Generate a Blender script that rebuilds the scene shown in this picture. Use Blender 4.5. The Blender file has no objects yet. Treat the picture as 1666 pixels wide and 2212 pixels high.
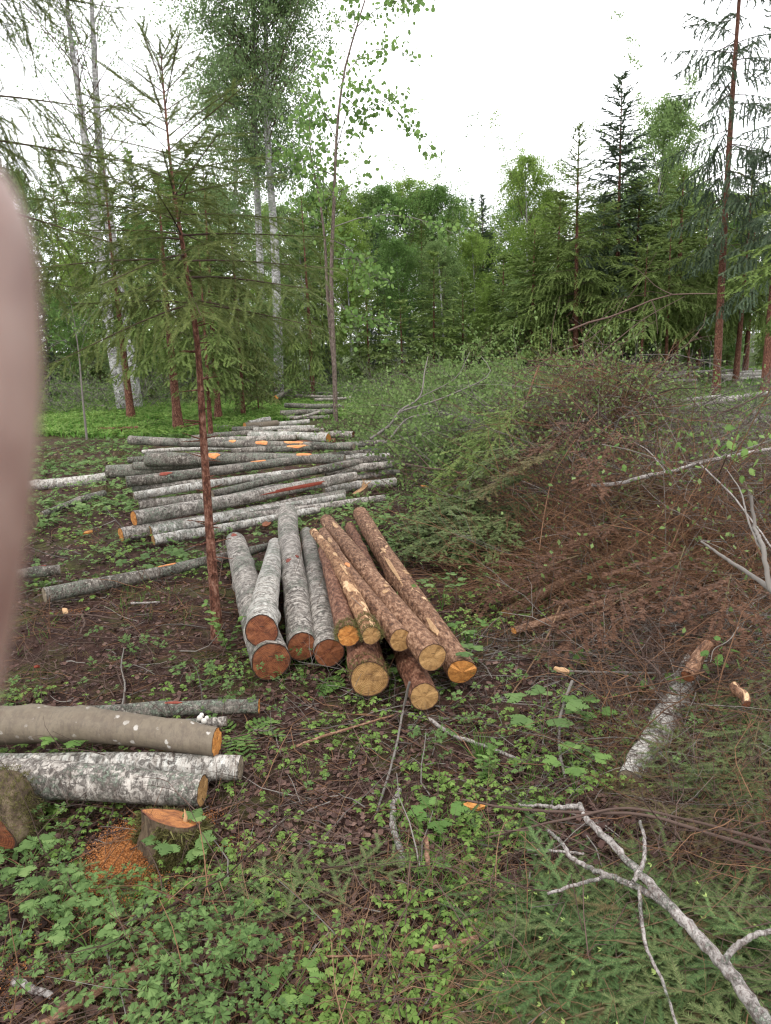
import bpy, math, random
import numpy as np
from mathutils import Vector, Matrix
R = math.radians
S = bpy.context.scene
COL = S.collection

# ------------------------------------------------------------------ camera
PITCH, ROLL, FPX, CH = 12.8, 1.6, 1671.0, 1.6
_p, _r = R(PITCH), R(ROLL)
_f = np.array([0, math.cos(_p), -math.sin(_p)]); _u = np.array([0, math.sin(_p), math.cos(_p)]); _x = np.array([1., 0, 0])
CX = _x*math.cos(_r)-_u*math.sin(_r); CU = _u*math.cos(_r)+_x*math.sin(_r)
cam = bpy.data.objects.new('camera', bpy.data.cameras.new('camera'))
COL.objects.link(cam)
m = Matrix([[CX[i], CU[i], -_f[i]] for i in range(3)]).to_4x4(); m.translation = (0, 0, CH)
cam.matrix_world = m
cam.data.sensor_fit = 'VERTICAL'; cam.data.sensor_height = 36; cam.data.lens = 36*FPX/2212
cam.data.clip_start = 0.005; cam.data.clip_end = 2000
cam.data.dof.use_dof = True; cam.data.dof.focus_distance = 6.0; cam.data.dof.aperture_fstop = 21
S.camera = cam
# ------------------------------------------------------------------ sky, sun, exposure
w = bpy.data.worlds.new('World'); S.world = w; w.use_nodes = True
nt = w.node_tree; nt.nodes.clear()
sky = nt.nodes.new('ShaderNodeTexSky'); sky.sky_type = 'NISHITA'; sky.sun_disc = False
SUN_EL, SUN_ROT = 52, 200
sky.sun_elevation = R(SUN_EL); sky.sun_rotation = R(SUN_ROT)
bg = nt.nodes.new('ShaderNodeBackground'); bg.inputs[1].default_value = 0.10
nt.links.new(sky.outputs[0], bg.inputs[0])
cl = nt.nodes.new('ShaderNodeBackground'); cl.inputs[1].default_value = 1.0      # overcast cloud deck
tc = nt.nodes.new('ShaderNodeTexCoord'); nz = nt.nodes.new('ShaderNodeTexNoise'); nz.inputs['Scale'].default_value = 1.6
rp = nt.nodes.new('ShaderNodeValToRGB')
rp.color_ramp.elements[0].position = .3; rp.color_ramp.elements[0].color = (1.22, 1.25, 1.30, 1)
rp.color_ramp.elements[1].position = .7; rp.color_ramp.elements[1].color = (1.5, 1.5, 1.52, 1)
nt.links.new(tc.outputs['Generated'], nz.inputs['Vector']); nt.links.new(nz.outputs[0], rp.inputs[0]); nt.links.new(rp.outputs[0], cl.inputs[0])
mx = nt.nodes.new('ShaderNodeMixShader'); mx.inputs[0].default_value = 0.93
nt.links.new(bg.outputs[0], mx.inputs[1]); nt.links.new(cl.outputs[0], mx.inputs[2])
wo = nt.nodes.new('ShaderNodeOutputWorld'); nt.links.new(mx.outputs[0], wo.inputs[0])
sl = bpy.data.lights.new('sun', 'SUN'); sl.energy = 1.0; sl.angle = R(16); sl.color = (1, .97, .92)
so = bpy.data.objects.new('sun', sl); COL.objects.link(so)
so.rotation_euler = (R(90-SUN_EL), 0, R(180-SUN_ROT))
S.view_settings.view_transform = 'Standard'; S.view_settings.look = 'None'
S.view_settings.exposure = 0.85; S.view_settings.gamma = 1
S.cycles.max_bounces = 7; S.cycles.diffuse_bounces = 5; S.cycles.glossy_bounces = 2
S.cycles.transmission_bounces = 4; S.cycles.use_denoising = True; S.cycles.filter_width = 1.25; S.cycles.sample_clamp_indirect = 4; S.cycles.volume_bounces = 0; S.cycles.volume_max_steps = 16

# ------------------------------------------------------------------ helpers
def at(px, py, z=0.0):                      # photo pixel -> point at height z
    d = _f*FPX+CX*(px-833)+CU*(1106-py); t = (z-CH)/d[2]; return d*t+np.array([0, 0, CH])
def atY(px, py, Y):                         # photo pixel -> point at distance Y
    d = _f*FPX+CX*(px-833)+CU*(1106-py); t = Y/d[1]; return d*t+np.array([0, 0, CH])
def pxm(Y, z=0): return FPX/math.hypot(Y, CH-z)   # pixels per metre there

def bump2(x, y, cx, cy, rx, ry, h):
    q = ((x-cx)/rx)**2+((y-cy)/ry)**2
    return h*np.clip(1-q, 0, 1)**1.3
def ground_h(x, y):
    x = np.asarray(x, float); y = np.asarray(y, float)
    a = 0.012*np.sin(3.1*x+1.3*y+.5)+0.010*np.sin(-2.2*x+3.7*y)+0.006*np.sin(7.1*x+6.3*y+1)+0.02*np.sin(.7*x-.5*y+2)
    far = np.clip((np.hypot(x, y)-12)/15, 0, 1)
    a = a+far*(.12*np.sin(.31*x+.2*y)+.1*np.sin(.5*y-.12*x+1))
    a = a+bump2(x, y, 2.0, 11.3, 2.1, 3.4, .55)+bump2(x, y, 2.3, 8.3, 1.4, 1.6, .5)+bump2(x, y, 3.0, 5.8, 2.0, 1.4, .2)
    a = a+bump2(x, y, 2.5, 8.5, 3.2, 5.2, .13)*np.sin(2.3*x+1.1*y)*np.sin(1.9*y-.8*x+1)*1.6
    a = a+bump2(x, y, 5.6, 9.5, 2.4, 2.4, .1)+bump2(x, y, .95, 1.9, .7, .75, .08)
    return a-0.012

class MB:
    def __init__(s): s.V = []; s.T = []; s.Q = []; s.n = 0; s.UV = None
    def add(s, v, tris=None, quads=None, mi=0):
        v = np.asarray(v, np.float32).reshape(-1, 3)
        if tris is not None and len(tris): s.T.append((np.asarray(tris, np.int64).reshape(-1, 3)+s.n, mi))
        if quads is not None and len(quads): s.Q.append((np.asarray(quads, np.int64).reshape(-1, 4)+s.n, mi))
        s.V.append(v); s.n += len(v)
    def inst(s, tv, tt, Rm, P, mi=0, quads=False):      # template at many places
        tv = np.asarray(tv, np.float32); tt = np.asarray(tt, np.int64)
        v = np.einsum('mij,kj->mki', Rm, tv)+P[:, None, :]
        f = (tt[None]+(np.arange(len(P))*len(tv))[:, None, None]).reshape(-1, tt.shape[1])
        if quads: s.add(v.reshape(-1, 3), None, f, mi)
        else: s.add(v.reshape(-1, 3), f, None, mi)
    def tubes(s, P, Rd, sides=3, mi=0, seed=0):          # P (M,N,3), Rd (M,N)
        P = np.asarray(P, float); Rd = np.asarray(Rd, float)
        M, N, _ = P.shape
        T = np.gradient(P, axis=1); T /= np.linalg.norm(T, axis=2, keepdims=True)+1e-9
        ref = np.where(np.abs(T[:, :, 2:3]) > .93, np.array([1., .1, 0]), np.array([0.1, .07, 1.]))
        if N > 2: ref = np.repeat(np.where(np.abs(T[:, :, 2:3]).mean(1, keepdims=True) > .8, np.array([1., .1, 0]), np.array([.1, .07, 1.])), N, 1)
        A = np.cross(T, ref); A /= np.linalg.norm(A, axis=2, keepdims=True)+1e-9
        B = np.cross(T, A)
        an = np.arange(sides)*2*math.pi/sides
        v = P[:, :, None, :]+Rd[:, :, None, None]*(A[:, :, None, :]*np.cos(an)[None, None, :, None]+B[:, :, None, :]*np.sin(an)[None, None, :, None])
        i = np.arange(N-1)[:, None]*sides; j = np.arange(sides)[None]; k = (j+1) % sides
        q = np.stack([i+j, i+k, i+sides+k, i+sides+j], -1).reshape(-1, 4)
        f = (q[None]+(np.arange(M)*N*sides)[:, None, None]).reshape(-1, 4)
        s.add(v.reshape(-1, 3), None, f, mi)
    def build(s, name, mats, parent=None, smooth=False, loc=None):
        me = bpy.data.meshes.new(name)
        V = np.concatenate(s.V)
        if loc is not None: V = V-np.asarray(loc, np.float32)
        T = np.concatenate([a for a, _ in s.T]) if s.T else np.zeros((0, 3), np.int64)
        Q = np.concatenate([a for a, _ in s.Q]) if s.Q else np.zeros((0, 4), np.int64)
        mi = np.concatenate([np.full(len(a), k) for a, k in s.T]+[np.full(len(a), k) for a, k in s.Q])
        me.vertices.add(len(V)); me.vertices.foreach_set('co', V.ravel())
        me.loops.add(T.size+Q.size); me.loops.foreach_set('vertex_index', np.concatenate([T.ravel(), Q.ravel()]).astype(np.int32))
        me.polygons.add(len(T)+len(Q))
        st = np.concatenate([np.arange(len(T))*3, T.size+np.arange(len(Q))*4]).astype(np.int32)
        me.polygons.foreach_set('loop_start', st)
        me.polygons.foreach_set('material_index', mi.astype(np.int32))
        if smooth: me.polygons.foreach_set('use_smooth', np.ones(len(mi), bool))
        me.update(calc_edges=True); me.validate()
        for x in (mats if isinstance(mats, (list, tuple)) else [mats]): me.materials.append(x)
        o = bpy.data.objects.new(name, me); COL.objects.link(o)
        if loc is not None: o.location = loc
        if parent: o.parent = parent
        return o
def tag(o, label=None, cat=None, group=None, kind=None):
    for k, v in (('label', label), ('category', cat), ('group', group), ('kind', kind)):
        if v: o[k] = v
    return o
def empty(name, loc=(0, 0, 0)):
    o = bpy.data.objects.new(name, None); COL.objects.link(o); o.location = loc; o.empty_display_size = .1
    return o
def copy_tree(root, loc, rz=0, sc=1.0):
    r = root.copy(); COL.objects.link(r); r.location = loc; r.rotation_euler = (0, 0, rz); r.scale = (sc, sc, sc) if not hasattr(sc, '__len__') else sc
    for ch in list(root.children):
        c = ch.copy(); COL.objects.link(c); c.parent = r
    return r
def norm(a): return a/(np.linalg.norm(a, axis=-1, keepdims=True)+1e-9)
def frames(D, up=None, rng=None, roll=None):           # columns: dir, side, up
    D = norm(np.asarray(D, float))
    if up is None: up = np.array([0, 0, 1.])
    A = np.cross(np.broadcast_to(up, D.shape), D)
    bad = np.linalg.norm(A, axis=1) < .05
    A[bad] = np.cross(np.array([1., .2, 0]), D[bad]); A = norm(A)
    B = np.cross(D, A)
    if roll is not None:
        c, s_ = np.cos(roll)[:, None], np.sin(roll)[:, None]
        A, B = A*c+B*s_, B*c-A*s_
    return np.stack([D, A, B], -1)
def spline(pts, n):
    pts = np.asarray(pts, float)
    d = np.r_[0, np.cumsum(np.linalg.norm(np.diff(pts, axis=0), axis=1))]; t = np.linspace(0, d[-1], n)
    out = []
    for i in range(len(pts)-1):
        pass
    m_ = np.gradient(pts, d, axis=0)
    res = np.zeros((n, 3))
    for k, tt in enumerate(t):
        i = min(np.searchsorted(d, tt, 'right')-1, len(pts)-2); h = d[i+1]-d[i]; u = (tt-d[i])/h
        res[k] = (2*u**3-3*u*u+1)*pts[i]+(u**3-2*u*u+u)*h*m_[i]+(-2*u**3+3*u*u)*pts[i+1]+(u**3-u*u)*h*m_[i+1]
    return res

# ------------------------------------------------------------------ materials
def mat(name):
    m_ = bpy.data.materials.new(name); m_.use_nodes = True
    n = m_.node_tree; b = n.nodes['Principled BSDF']; return m_, n, b
class G:                                                # tiny node graph helper
    def __init__(s, n): s.n = n
    def node(s, t, **k):
        x = s.n.nodes.new(t)
        for a, v in k.items(): setattr(x, a, v)
        return x
    def L(s, a, b): s.n.links.new(a, b)
    def val(s, sock, v):
        if isinstance(v, (int, float, tuple)): sock.default_value = v
        else: s.L(v, sock)
    def noise(s, vec, scale, detail=4, rough=.55, dist=0):
        x = s.node('ShaderNodeTexNoise'); x.inputs['Scale'].default_value = scale; x.inputs['Detail'].default_value = detail
        x.inputs['Roughness'].default_value = rough; x.inputs['Distortion'].default_value = dist
        if vec is not None: s.L(vec, x.inputs['Vector'])
        return x.outputs[0]
    def voro(s, vec, scale, feat='F1', rnd=1):
        x = s.node('ShaderNodeTexVoronoi', feature=feat); x.inputs['Scale'].default_value = scale; x.inputs['Randomness'].default_value = rnd
        s.L(vec, x.inputs['Vector']); return x.outputs
    def ramp(s, f, stops, interp='LINEAR'):
        x = s.node('ShaderNodeValToRGB'); e = x.color_ramp.elements; x.color_ramp.interpolation = interp
        while len(e) < len(stops): e.new(.5)
        for i, (p, c) in enumerate(stops):
            e[i].position = p; e[i].color = (c, c, c, 1) if isinstance(c, (int, float)) else (*c, 1)
        s.L(f, x.inputs[0]); return x.outputs[0]
    def mix(s, f, a, b, mode='MIX'):
        x = s.node('ShaderNodeMix', data_type='RGBA', blend_type=mode)
        s.val(x.inputs[0], f)
        for k, v in ((6, a), (7, b)):
            if isinstance(v, tuple): x.inputs[k].default_value = (*v, 1)
            else: s.L(v, x.inputs[k])
        return x.outputs[2]
    def math(s, op, a, b=0.):
        x = s.node('ShaderNodeMath', operation=op); s.val(x.inputs[0], a); s.val(x.inputs[1], b); return x.outputs[0]
    def mapping(s, vec, scale=(1, 1, 1), loc=(0, 0, 0)):
        x = s.node('ShaderNodeMapping'); x.inputs['Scale'].default_value = scale; x.inputs['Location'].default_value = loc
        s.L(vec, x.inputs['Vector']); return x.outputs[0]
    def obj(s, rnd=True):
        t = s.node('ShaderNodeTexCoord').outputs['Object']
        if not rnd: return t
        r = s.node('ShaderNodeObjectInfo').outputs['Random']
        v = s.node('ShaderNodeVectorMath', operation='MULTIPLY_ADD'); c = s.node('ShaderNodeCombineXYZ')
        k = s.math('MULTIPLY', r, 37.)
        s.L(k, c.inputs[0]); s.L(k, c.inputs[1]); s.L(k, c.inputs[2])
        a = s.node('ShaderNodeVectorMath', operation='ADD'); s.L(t, a.inputs[0]); s.L(c.outputs[0], a.inputs[1]); return a.outputs[0]
    def bump(s, h, st, dist=.01):
        x = s.node('ShaderNodeBump'); x.inputs['Strength'].default_value = st; x.inputs['Distance'].default_value = dist
        s.L(h, x.inputs['Height']); return x.outputs[0]

def foliage(name, c1, c2, c3=None, trans=.3, rough=.6, wet=.10):
    """leaf colour varied leaf by leaf and clump by clump"""
    m_, n, b = mat(name); g = G(n)
    geo = g.node('ShaderNodeNewGeometry')
    r = geo.outputs['Random Per Island']
    big = g.noise(g.obj(), 1.3, 3)
    f = g.math('ADD', g.math('MULTIPLY', r, .62), g.math('MULTIPLY', g.math('SUBTRACT', big, .3), .9))
    col = g.ramp(f, [(0.1, c1), (.6, c2), (1., c3 or c2)])
    g.L(col, b.inputs['Base Color']); b.inputs['Roughness'].default_value = rough; b.inputs['Specular IOR Level'].default_value = wet
    t = g.node('ShaderNodeBsdfTranslucent'); g.L(col, t.inputs['Color'])
    x = g.node('ShaderNodeMixShader'); x.inputs[0].default_value = trans
    g.L(b.outputs[0], x.inputs[1]); g.L(t.outputs[0], x.inputs[2])
    g.L(x.outputs[0], n.nodes['Material Output'].inputs['Surface'])
    return m_
def wood_thin(name, c1, c2, sc=20, rough=.8):
    m_, n, b = mat(name); g = G(n)
    r = g.node('ShaderNodeNewGeometry').outputs['Random Per Island']
    f = g.math('ADD', g.math('MULTIPLY', r, .7), g.math('MULTIPLY', g.noise(g.obj(), sc, 3), .4))
    g.L(g.ramp(f, [(.1, c1), (.85, c2)]), b.inputs['Base Color']); b.inputs['Roughness'].default_value = rough
    b.inputs['Specular IOR Level'].default_value = .08
    return m_
def birch_bark(name, light, mid, dark, darkness=.5, lichen=.3, axis='x', k=1.0, bandk=.55, bumpk=.9, lent=.65, spot=None):
    m_, n, b = mat(name); g = G(n); o = g.obj()
    st = (1, .3, .3) if axis == 'x' else (.3, .3, 1)
    base = g.ramp(g.noise(o, 24*k, 7, .75, .3), [(.42, mid), (.55, light)])
    band = g.ramp(g.noise(g.mapping(o, (1, .18, .18) if axis == 'x' else (.18, .18, 1)), 42*k, 4, .7, .5), [(.45, 0.), (.62, 1.)])
    base = g.mix(g.math('MULTIPLY', band, bandk), base, tuple(min(.6, x*1.5) for x in light))
    v = g.mapping(o, st)
    len1 = g.ramp(g.noise(v, 95*k, 4, .65, .4), [(.53, 0.), (.58, 1.)])
    pat = g.ramp(g.noise(o, 30*k, 8, .78, .5), [(.60-.2*darkness, 0.), (.65-.19*darkness, 1.)])
    big = g.ramp(g.noise(o, 6*k, 4, .6), [(.42, .25), (.6, 1.)])
    c = g.mix(g.math('MULTIPLY', len1, lent), base, tuple(x*1.7 for x in dark))
    c = g.mix(g.math('MULTIPLY', g.math('MULTIPLY', pat, big), .9), c, g.ramp(g.noise(o, 80*k, 3), [(.35, dark), (.7, tuple(x*2.6 for x in dark))]))
    wv = g.voro(g.mapping(o, (1, 1, 1)), 30*k)
    wn = g.ramp(g.math('ADD', wv[0], g.math('MULTIPLY', g.noise(o, 60*k, 4, .7), .6)), [(.47, 1.), (.53, 0.)])
    wh = g.math('MULTIPLY', wn, g.ramp(g.noise(o, 7*k, 2), [(.44, 0.), (.52, 1.)]))
    c = g.mix(g.math('MULTIPLY', wh, .85), c, spot or tuple(min(.6, x*1.35) for x in light))
    li = g.math('MULTIPLY', g.ramp(g.noise(o, 55*k, 6, .8), [(.49, 0.), (.56, 1.)]), g.ramp(g.noise(o, 5*k, 3), [(.62-lichen*.35, 0.), (.70-lichen*.35, 1.)]))
    c = g.mix(g.math('MULTIPLY', li, .85), c, g.ramp(g.noise(o, 150*k, 2), [(.3, (.15, .18, .13)), (.7, (.33, .37, .29))]))
    g.L(c, b.inputs['Base Color']); b.inputs['Roughness'].default_value = .6; b.inputs['Specular IOR Level'].default_value = .2
    h = g.math('ADD', g.math('MULTIPLY', li, 1.2), g.math('ADD', g.math('MULTIPLY', pat, .6), g.noise(o, 90*k, 5, .7)))
    g.L(g.bump(h, bumpk, .006), b.inputs['Normal'])
    return m_
def spruce_bark(name, c1, c2, c3, peel=.25, axis='x', k=1.0):
    m_, n, b = mat(name); g = G(n); o = g.obj()
    v = g.mapping(o, (.45, 1, 1) if axis == 'x' else (1, 1, .45))
    vo = g.voro(v, 75*k); nn = g.noise(v, 48*k, 7, .75, .3)
    base = g.ramp(nn, [(.38, c1), (.5, c2), (.62, c3)])
    base = g.mix(g.ramp(vo[0], [(.0, .55), (.5, 0.)]), base, c1, 'MIX')
    pl = g.ramp(g.noise(g.mapping(o, (.45, 1, 1) if axis == 'x' else (1, 1, .45)), 13*k, 3, .5, .8), [(.75-.25*peel, 0.), (.765-.25*peel, 1.)])
    c = g.mix(g.math('MULTIPLY', pl, min(1, peel*4)), base, g.ramp(g.noise(o, 20, 3), [(.3, (.50, .30, .16)), (.7, (.62, .42, .25))]))
    g.L(c, b.inputs['Base Color']); b.inputs['Roughness'].default_value = .7; b.inputs['Specular IOR Level'].default_value = .15
    g.L(g.bump(g.math('SUBTRACT', g.math('ADD', nn, vo[0]), g.math('MULTIPLY', pl, .6)), .8, .006), b.inputs['Normal'])
    return m_
def cut_face(name, c1, c2, rim, rays=.3):
    m_, n, b = mat(name); g = G(n)
    uv = g.node('ShaderNodeTexCoord').outputs['UV']
    r0 = g.node('ShaderNodeObjectInfo').outputs['Random']
    ln = g.node('ShaderNodeVectorMath', operation='LENGTH'); g.L(uv, ln.inputs[0]); rr = ln.outputs['Value']
    no = g.noise(uv, 1.8, 4, .6)
    ring = g.math('SINE', g.math('ADD', g.math('MULTIPLY', rr, 75.), g.math('MULTIPLY', no, 14.)))
    ring = g.math('MULTIPLY', ring, .13)
    f = g.math('ADD', g.math('ADD', g.noise(g.obj(), 28, 5, .7), ring), g.math('MULTIPLY', r0, .12))
    saw = g.noise(g.mapping(uv, (2, 26, 1)), 3, 3)
    f = g.math('ADD', f, g.math('MULTIPLY', g.math('SUBTRACT', saw, .5), .7))
    f = g.math('ADD', f, g.math('MULTIPLY', g.math('SUBTRACT', no, .5), .9))
    c = g.ramp(f, [(.3, c1), (.7, c2)])
    sn = g.ramp(g.noise(g.obj(), 14, 5, .75, .6), [(.5, 0.), (.64, .6)])
    c = g.mix(sn, c, g.mix(.5, c1, rim))
    ck = g.ramp(g.noise(g.mapping(uv, (.7, 9, 1)), 2.2, 2, .5, .8), [(.35, .8), (.38, 0.)])
    c = g.mix(ck, c, rim)
    c = g.mix(g.ramp(g.math('ADD', rr, g.math('MULTIPLY', no, .08)), [(.0, .35), (.12, 0.)]), c, c1)
    c = g.mix(g.ramp(g.math('ADD', rr, g.math('MULTIPLY', no, .05)), [(.93, 0.), (.985, 1.)]), c, rim)
    g.L(c, b.inputs['Base Color']); b.inputs['Roughness'].default_value = .6; b.inputs['Specular IOR Level'].default_value = .2
    g.L(g.bump(f, .5, .003), b.inputs['Normal'])
    return m_

M = {}
M['birch'] = birch_bark('birch_bark', (.37, .335, .295), (.18, .15, .128), (.036, .028, .024), .5, .35)
M['birch_w'] = birch_bark('birch_bark_white', (.45, .415, .37), (.24, .21, .18), (.045, .036, .03), .35, .28)
M['birch_d'] = birch_bark('birch_bark_dark', (.29, .26, .222), (.10, .082, .067), (.024, .018, .015), .8, .5)
M['alder'] = birch_bark('alder_bark', (.155, .125, .09), (.125, .098, .072), (.05, .04, .032), .0, .0, k=.7, bandk=.12, bumpk=.3, lent=.3, spot=(.42, .39, .35))
M['standing_birch'] = birch_bark('standing_birch_bark', (.42, .41, .39), (.22, .21, .20), (.045, .04, .036), .55, .2, axis='z', k=.45)
M['spruce'] = spruce_bark('spruce_bark', (.055, .026, .016), (.175, .088, .05), (.34, .205, .13), .34)
M['spruce_peeled'] = spruce_bark('spruce_bark_peeled', (.08, .036, .02), (.22, .11, .055), (.38, .225, .125), .6)
M['spruce_dark'] = spruce_bark('spruce_bark_wet', (.045, .019, .012), (.135, .058, .034), (.26, .14, .09), .12)
M['trunk'] = spruce_bark('spruce_trunk_bark', (.035, .015, .010), (.12, .046, .028), (.26, .14, .10), .0, 'z', 1.1)
M['trunk_grey'] = spruce_bark('young_trunk_bark', (.06, .045, .035), (.13, .095, .078), (.22, .18, .15), .0, 'z', .8)
M['cut_orange'] = cut_face('cut_orange', (.34, .12, .025), (.60, .27, .075), (.06, .03, .02))
M['cut_red'] = cut_face('cut_red_brown', (.10, .028, .014), (.235, .085, .036), (.03, .02, .015))
M['cut_tan'] = cut_face('cut_tan', (.22, .115, .04), (.40, .235, .095), (.06, .03, .02))
M['cut_grey'] = cut_face('cut_grey', (.13, .10, .07), (.25, .20, .14), (.05, .04, .035))
M['scar'] = cut_face('fresh_scar', (.45, .14, .04), (.68, .30, .12), (.35, .1, .03))
M['scar_red'] = cut_face('red_scar', (.13, .022, .014), (.26, .06, .035), (.08, .02, .015))
M['scar_pale'] = cut_face('pale_scar', (.32, .18, .085), (.52, .33, .18), (.2, .1, .05))
M['needles'] = foliage('spruce_needles', (.10, .145, .045), (.18, .24, .07), (.26, .33, .10), .42)
M['needles_near'] = foliage('near_spruce_needles', (.07, .094, .032), (.145, .178, .056), (.235, .26, .085), .38)
M['needles_dark'] = foliage('dark_spruce_needles', (.058, .085, .058), (.11, .15, .09), (.165, .215, .11), .38)
M['needles_lime'] = foliage('new_spruce_needles', (.10, .15, .042), (.19, .265, .075), (.30, .38, .11), .4)
M['needles_cut'] = foliage('cut_spruce_needles', (.05, .072, .028), (.115, .15, .055), (.20, .235, .095), .25)
M['needles_brown'] = foliage('browning_needles', (.06, .055, .025), (.12, .10, .045), (.19, .15, .07), .2)
M['needles_bough'] = foliage('bough_needles', (.045, .08, .03), (.09, .145, .05), (.17, .23, .085), .25)
M['tips'] = foliage('new_tips', (.25, .34, .09), (.36, .46, .14), (.42, .5, .18), .3)
M['leaf'] = foliage('leaf_green', (.07, .13, .035), (.13, .23, .06), (.21, .33, .10), .4)
M['leaf_birch'] = foliage('birch_leaves', (.12, .175, .08), (.19, .28, .115), (.27, .37, .16), .55)
M['leaf_light'] = foliage('light_leaves', (.10, .18, .05), (.18, .29, .08), (.27, .39, .12), .45)
M['leaf_far'] = foliage('far_leaves', (.13, .20, .045), (.22, .325, .07), (.31, .42, .10), .55)
M['leaf_far_b'] = foliage('far_bluish_leaves', (.12, .185, .07), (.20, .29, .10), (.27, .38, .14), .55)
M['leaf_brush'] = foliage('wilted_leaves', (.09, .145, .045), (.17, .25, .08), (.28, .37, .15), .45)
M['sorrel'] = foliage('sorrel_leaves', (.11, .18, .04), (.20, .31, .075), (.31, .42, .12), .4)
M['anemone'] = foliage('anemone_leaves', (.075, .13, .042), (.135, .215, .07), (.22, .31, .11), .35)
M['grass'] = foliage('grass_blades', (.08, .17, .035), (.15, .30, .06), (.25, .42, .10), .4)
M['dead'] = foliage('dead_leaves', (.032, .015, .011), (.092, .046, .036), (.22, .135, .105), .1, .5, .22)
M['moss'] = foliage('moss_tufts', (.055, .05, .018), (.125, .115, .04), (.22, .20, .085), .2, .8, .1)
M['sawdust'] = foliage('sawdust_chips', (.20, .07, .02), (.38, .15, .05), (.55, .28, .12), .05, .8, .1)
M['twig'] = wood_thin('brown_twigs', (.03, .02, .016), (.12, .08, .065))
M['twig_grey'] = wood_thin('grey_twigs', (.05, .043, .037), (.22, .197, .175))
M['twig_red'] = wood_thin('red_brown_twigs', (.05, .026, .015), (.20, .108, .062))
M['twig_tan'] = wood_thin('tan_twigs', (.08, .045, .028), (.26, .16, .095))
M['twig_green'] = wood_thin('shoot_bark', (.05, .04, .02), (.13, .10, .055))
M['branch_bark'] = birch_bark('branch_bark', (.34, .31, .285), (.19, .16, .145), (.07, .045, .04), .25, .25, k=2.0)
M['branch_brown'] = spruce_bark('branch_bark_brown', (.10, .05, .03), (.22, .12, .075), (.34, .21, .14), .0, k=1.5)
M['stump_bark'] = spruce_bark('stump_bark', (.04, .028, .02), (.10, .07, .045), (.17, .13, .08), .0, 'z', .7)

# ground material
mg, n, b = mat('forest_floor'); g = G(n); o = g.obj(False)
c = g.ramp(g.noise(o, 9, 8, .7), [(.3, (.018, .009, .007)), (.5, (.052, .026, .020)), (.7, (.11, .06, .044))])
c = g.mix(g.ramp(g.noise(o, 2.3, 6, .7), [(.50, 0.), (.62, .75)]), c, g.ramp(g.noise(o, 40, 4), [(.3, (.035, .04, .012)), (.7, (.12, .12, .035))]))
dy = g.node('ShaderNodeSeparateXYZ'); g.L(o, dy.inputs[0])
farf = g.ramp(g.math('MULTIPLY', dy.outputs[1], .01), [(.12, 0.), (.2, 1.)])
c = g.mix(g.math('MULTIPLY', farf, .75), c, g.ramp(g.noise(o, 3, 6, .7), [(.35, (.03, .05, .015)), (.7, (.09, .15, .035))]))
g.L(c, b.inputs['Base Color']); b.inputs['Roughness'].default_value = .85; b.inputs['Specular IOR Level'].default_value = .12
g.L(g.bump(g.noise(o, 35, 8, .75), 1., .03), b.inputs['Normal']); M['ground'] = mg

# ------------------------------------------------------------------ ground
def make_ground():
    mb = MB()
    def axis(lo, hi, c, n):
        t = np.linspace(-1, 1, n); s = np.sinh(t*4.2)/math.sinh(4.2); return np.where(s < 0, c+s*(c-lo), c+s*(hi-c))
    xs = axis(-260, 260, 0.5, 240); ys = axis(-60, 400, 6, 280)
    X_, Y_ = np.meshgrid(xs, ys); Z_ = ground_h(X_, Y_)
    Z_ = Z_-np.clip((np.hypot(X_, Y_)-90)/300, 0, 1)*2
    nx, ny = len(xs), len(ys)
    i = np.arange(ny-1)[:, None]*nx+np.arange(nx-1)[None]
    q = np.stack([i, i+1, i+nx+1, i+nx], -1).reshape(-1, 4)
    mb.add(np.stack([X_, Y_, Z_], -1).reshape(-1, 3), None, q)
    tag(mb.build('ground', M['ground'], smooth=True), 'dark forest floor of leaf litter and moss', kind='structure')
make_ground()

# ------------------------------------------------------------------ logs
def disc_mesh(name, ring, c, ax, mt, parent, bulge=0.0, seed=0):
    """end face: fan of rings with uv = polar position"""
    rg = np.random.default_rng(seed); k = len(ring); ring = ring+rg.normal(0, .0016, ring.shape); V = [c+ax*bulge]; UV = [(0, 0)]; F = []
    lv = [.35, .7, 1.0]
    for li_, s_ in enumerate(lv):
        for j in range(k):
            V.append(c+(ring[j]-c)*s_+ax*(bulge*(1-s_)))
            a = 2*math.pi*j/k; UV.append((math.cos(a)*s_, math.sin(a)*s_))
    for j in range(k): F.append((0, 1+j, 1+(j+1) % k))
    for li_ in range(len(lv)-1):
        a, b_ = 1+li_*k, 1+(li_+1)*k
        for j in range(k): F.append((a+j, b_+j, b_+(j+1) % k, a+(j+1) % k))
    me = bpy.data.meshes.new(name); me.from_pydata([tuple(v) for v in V], [], F)
    uv = me.uv_layers.new(name='UVMap')
    for lp in me.loops: uv.data[lp.index].uv = UV[lp.vertex_index]
    me.materials.append(mt); o_ = bpy.data.objects.new(name, me); COL.objects.link(o_); o_.parent = parent
    return o_
LOGS = {}
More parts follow.
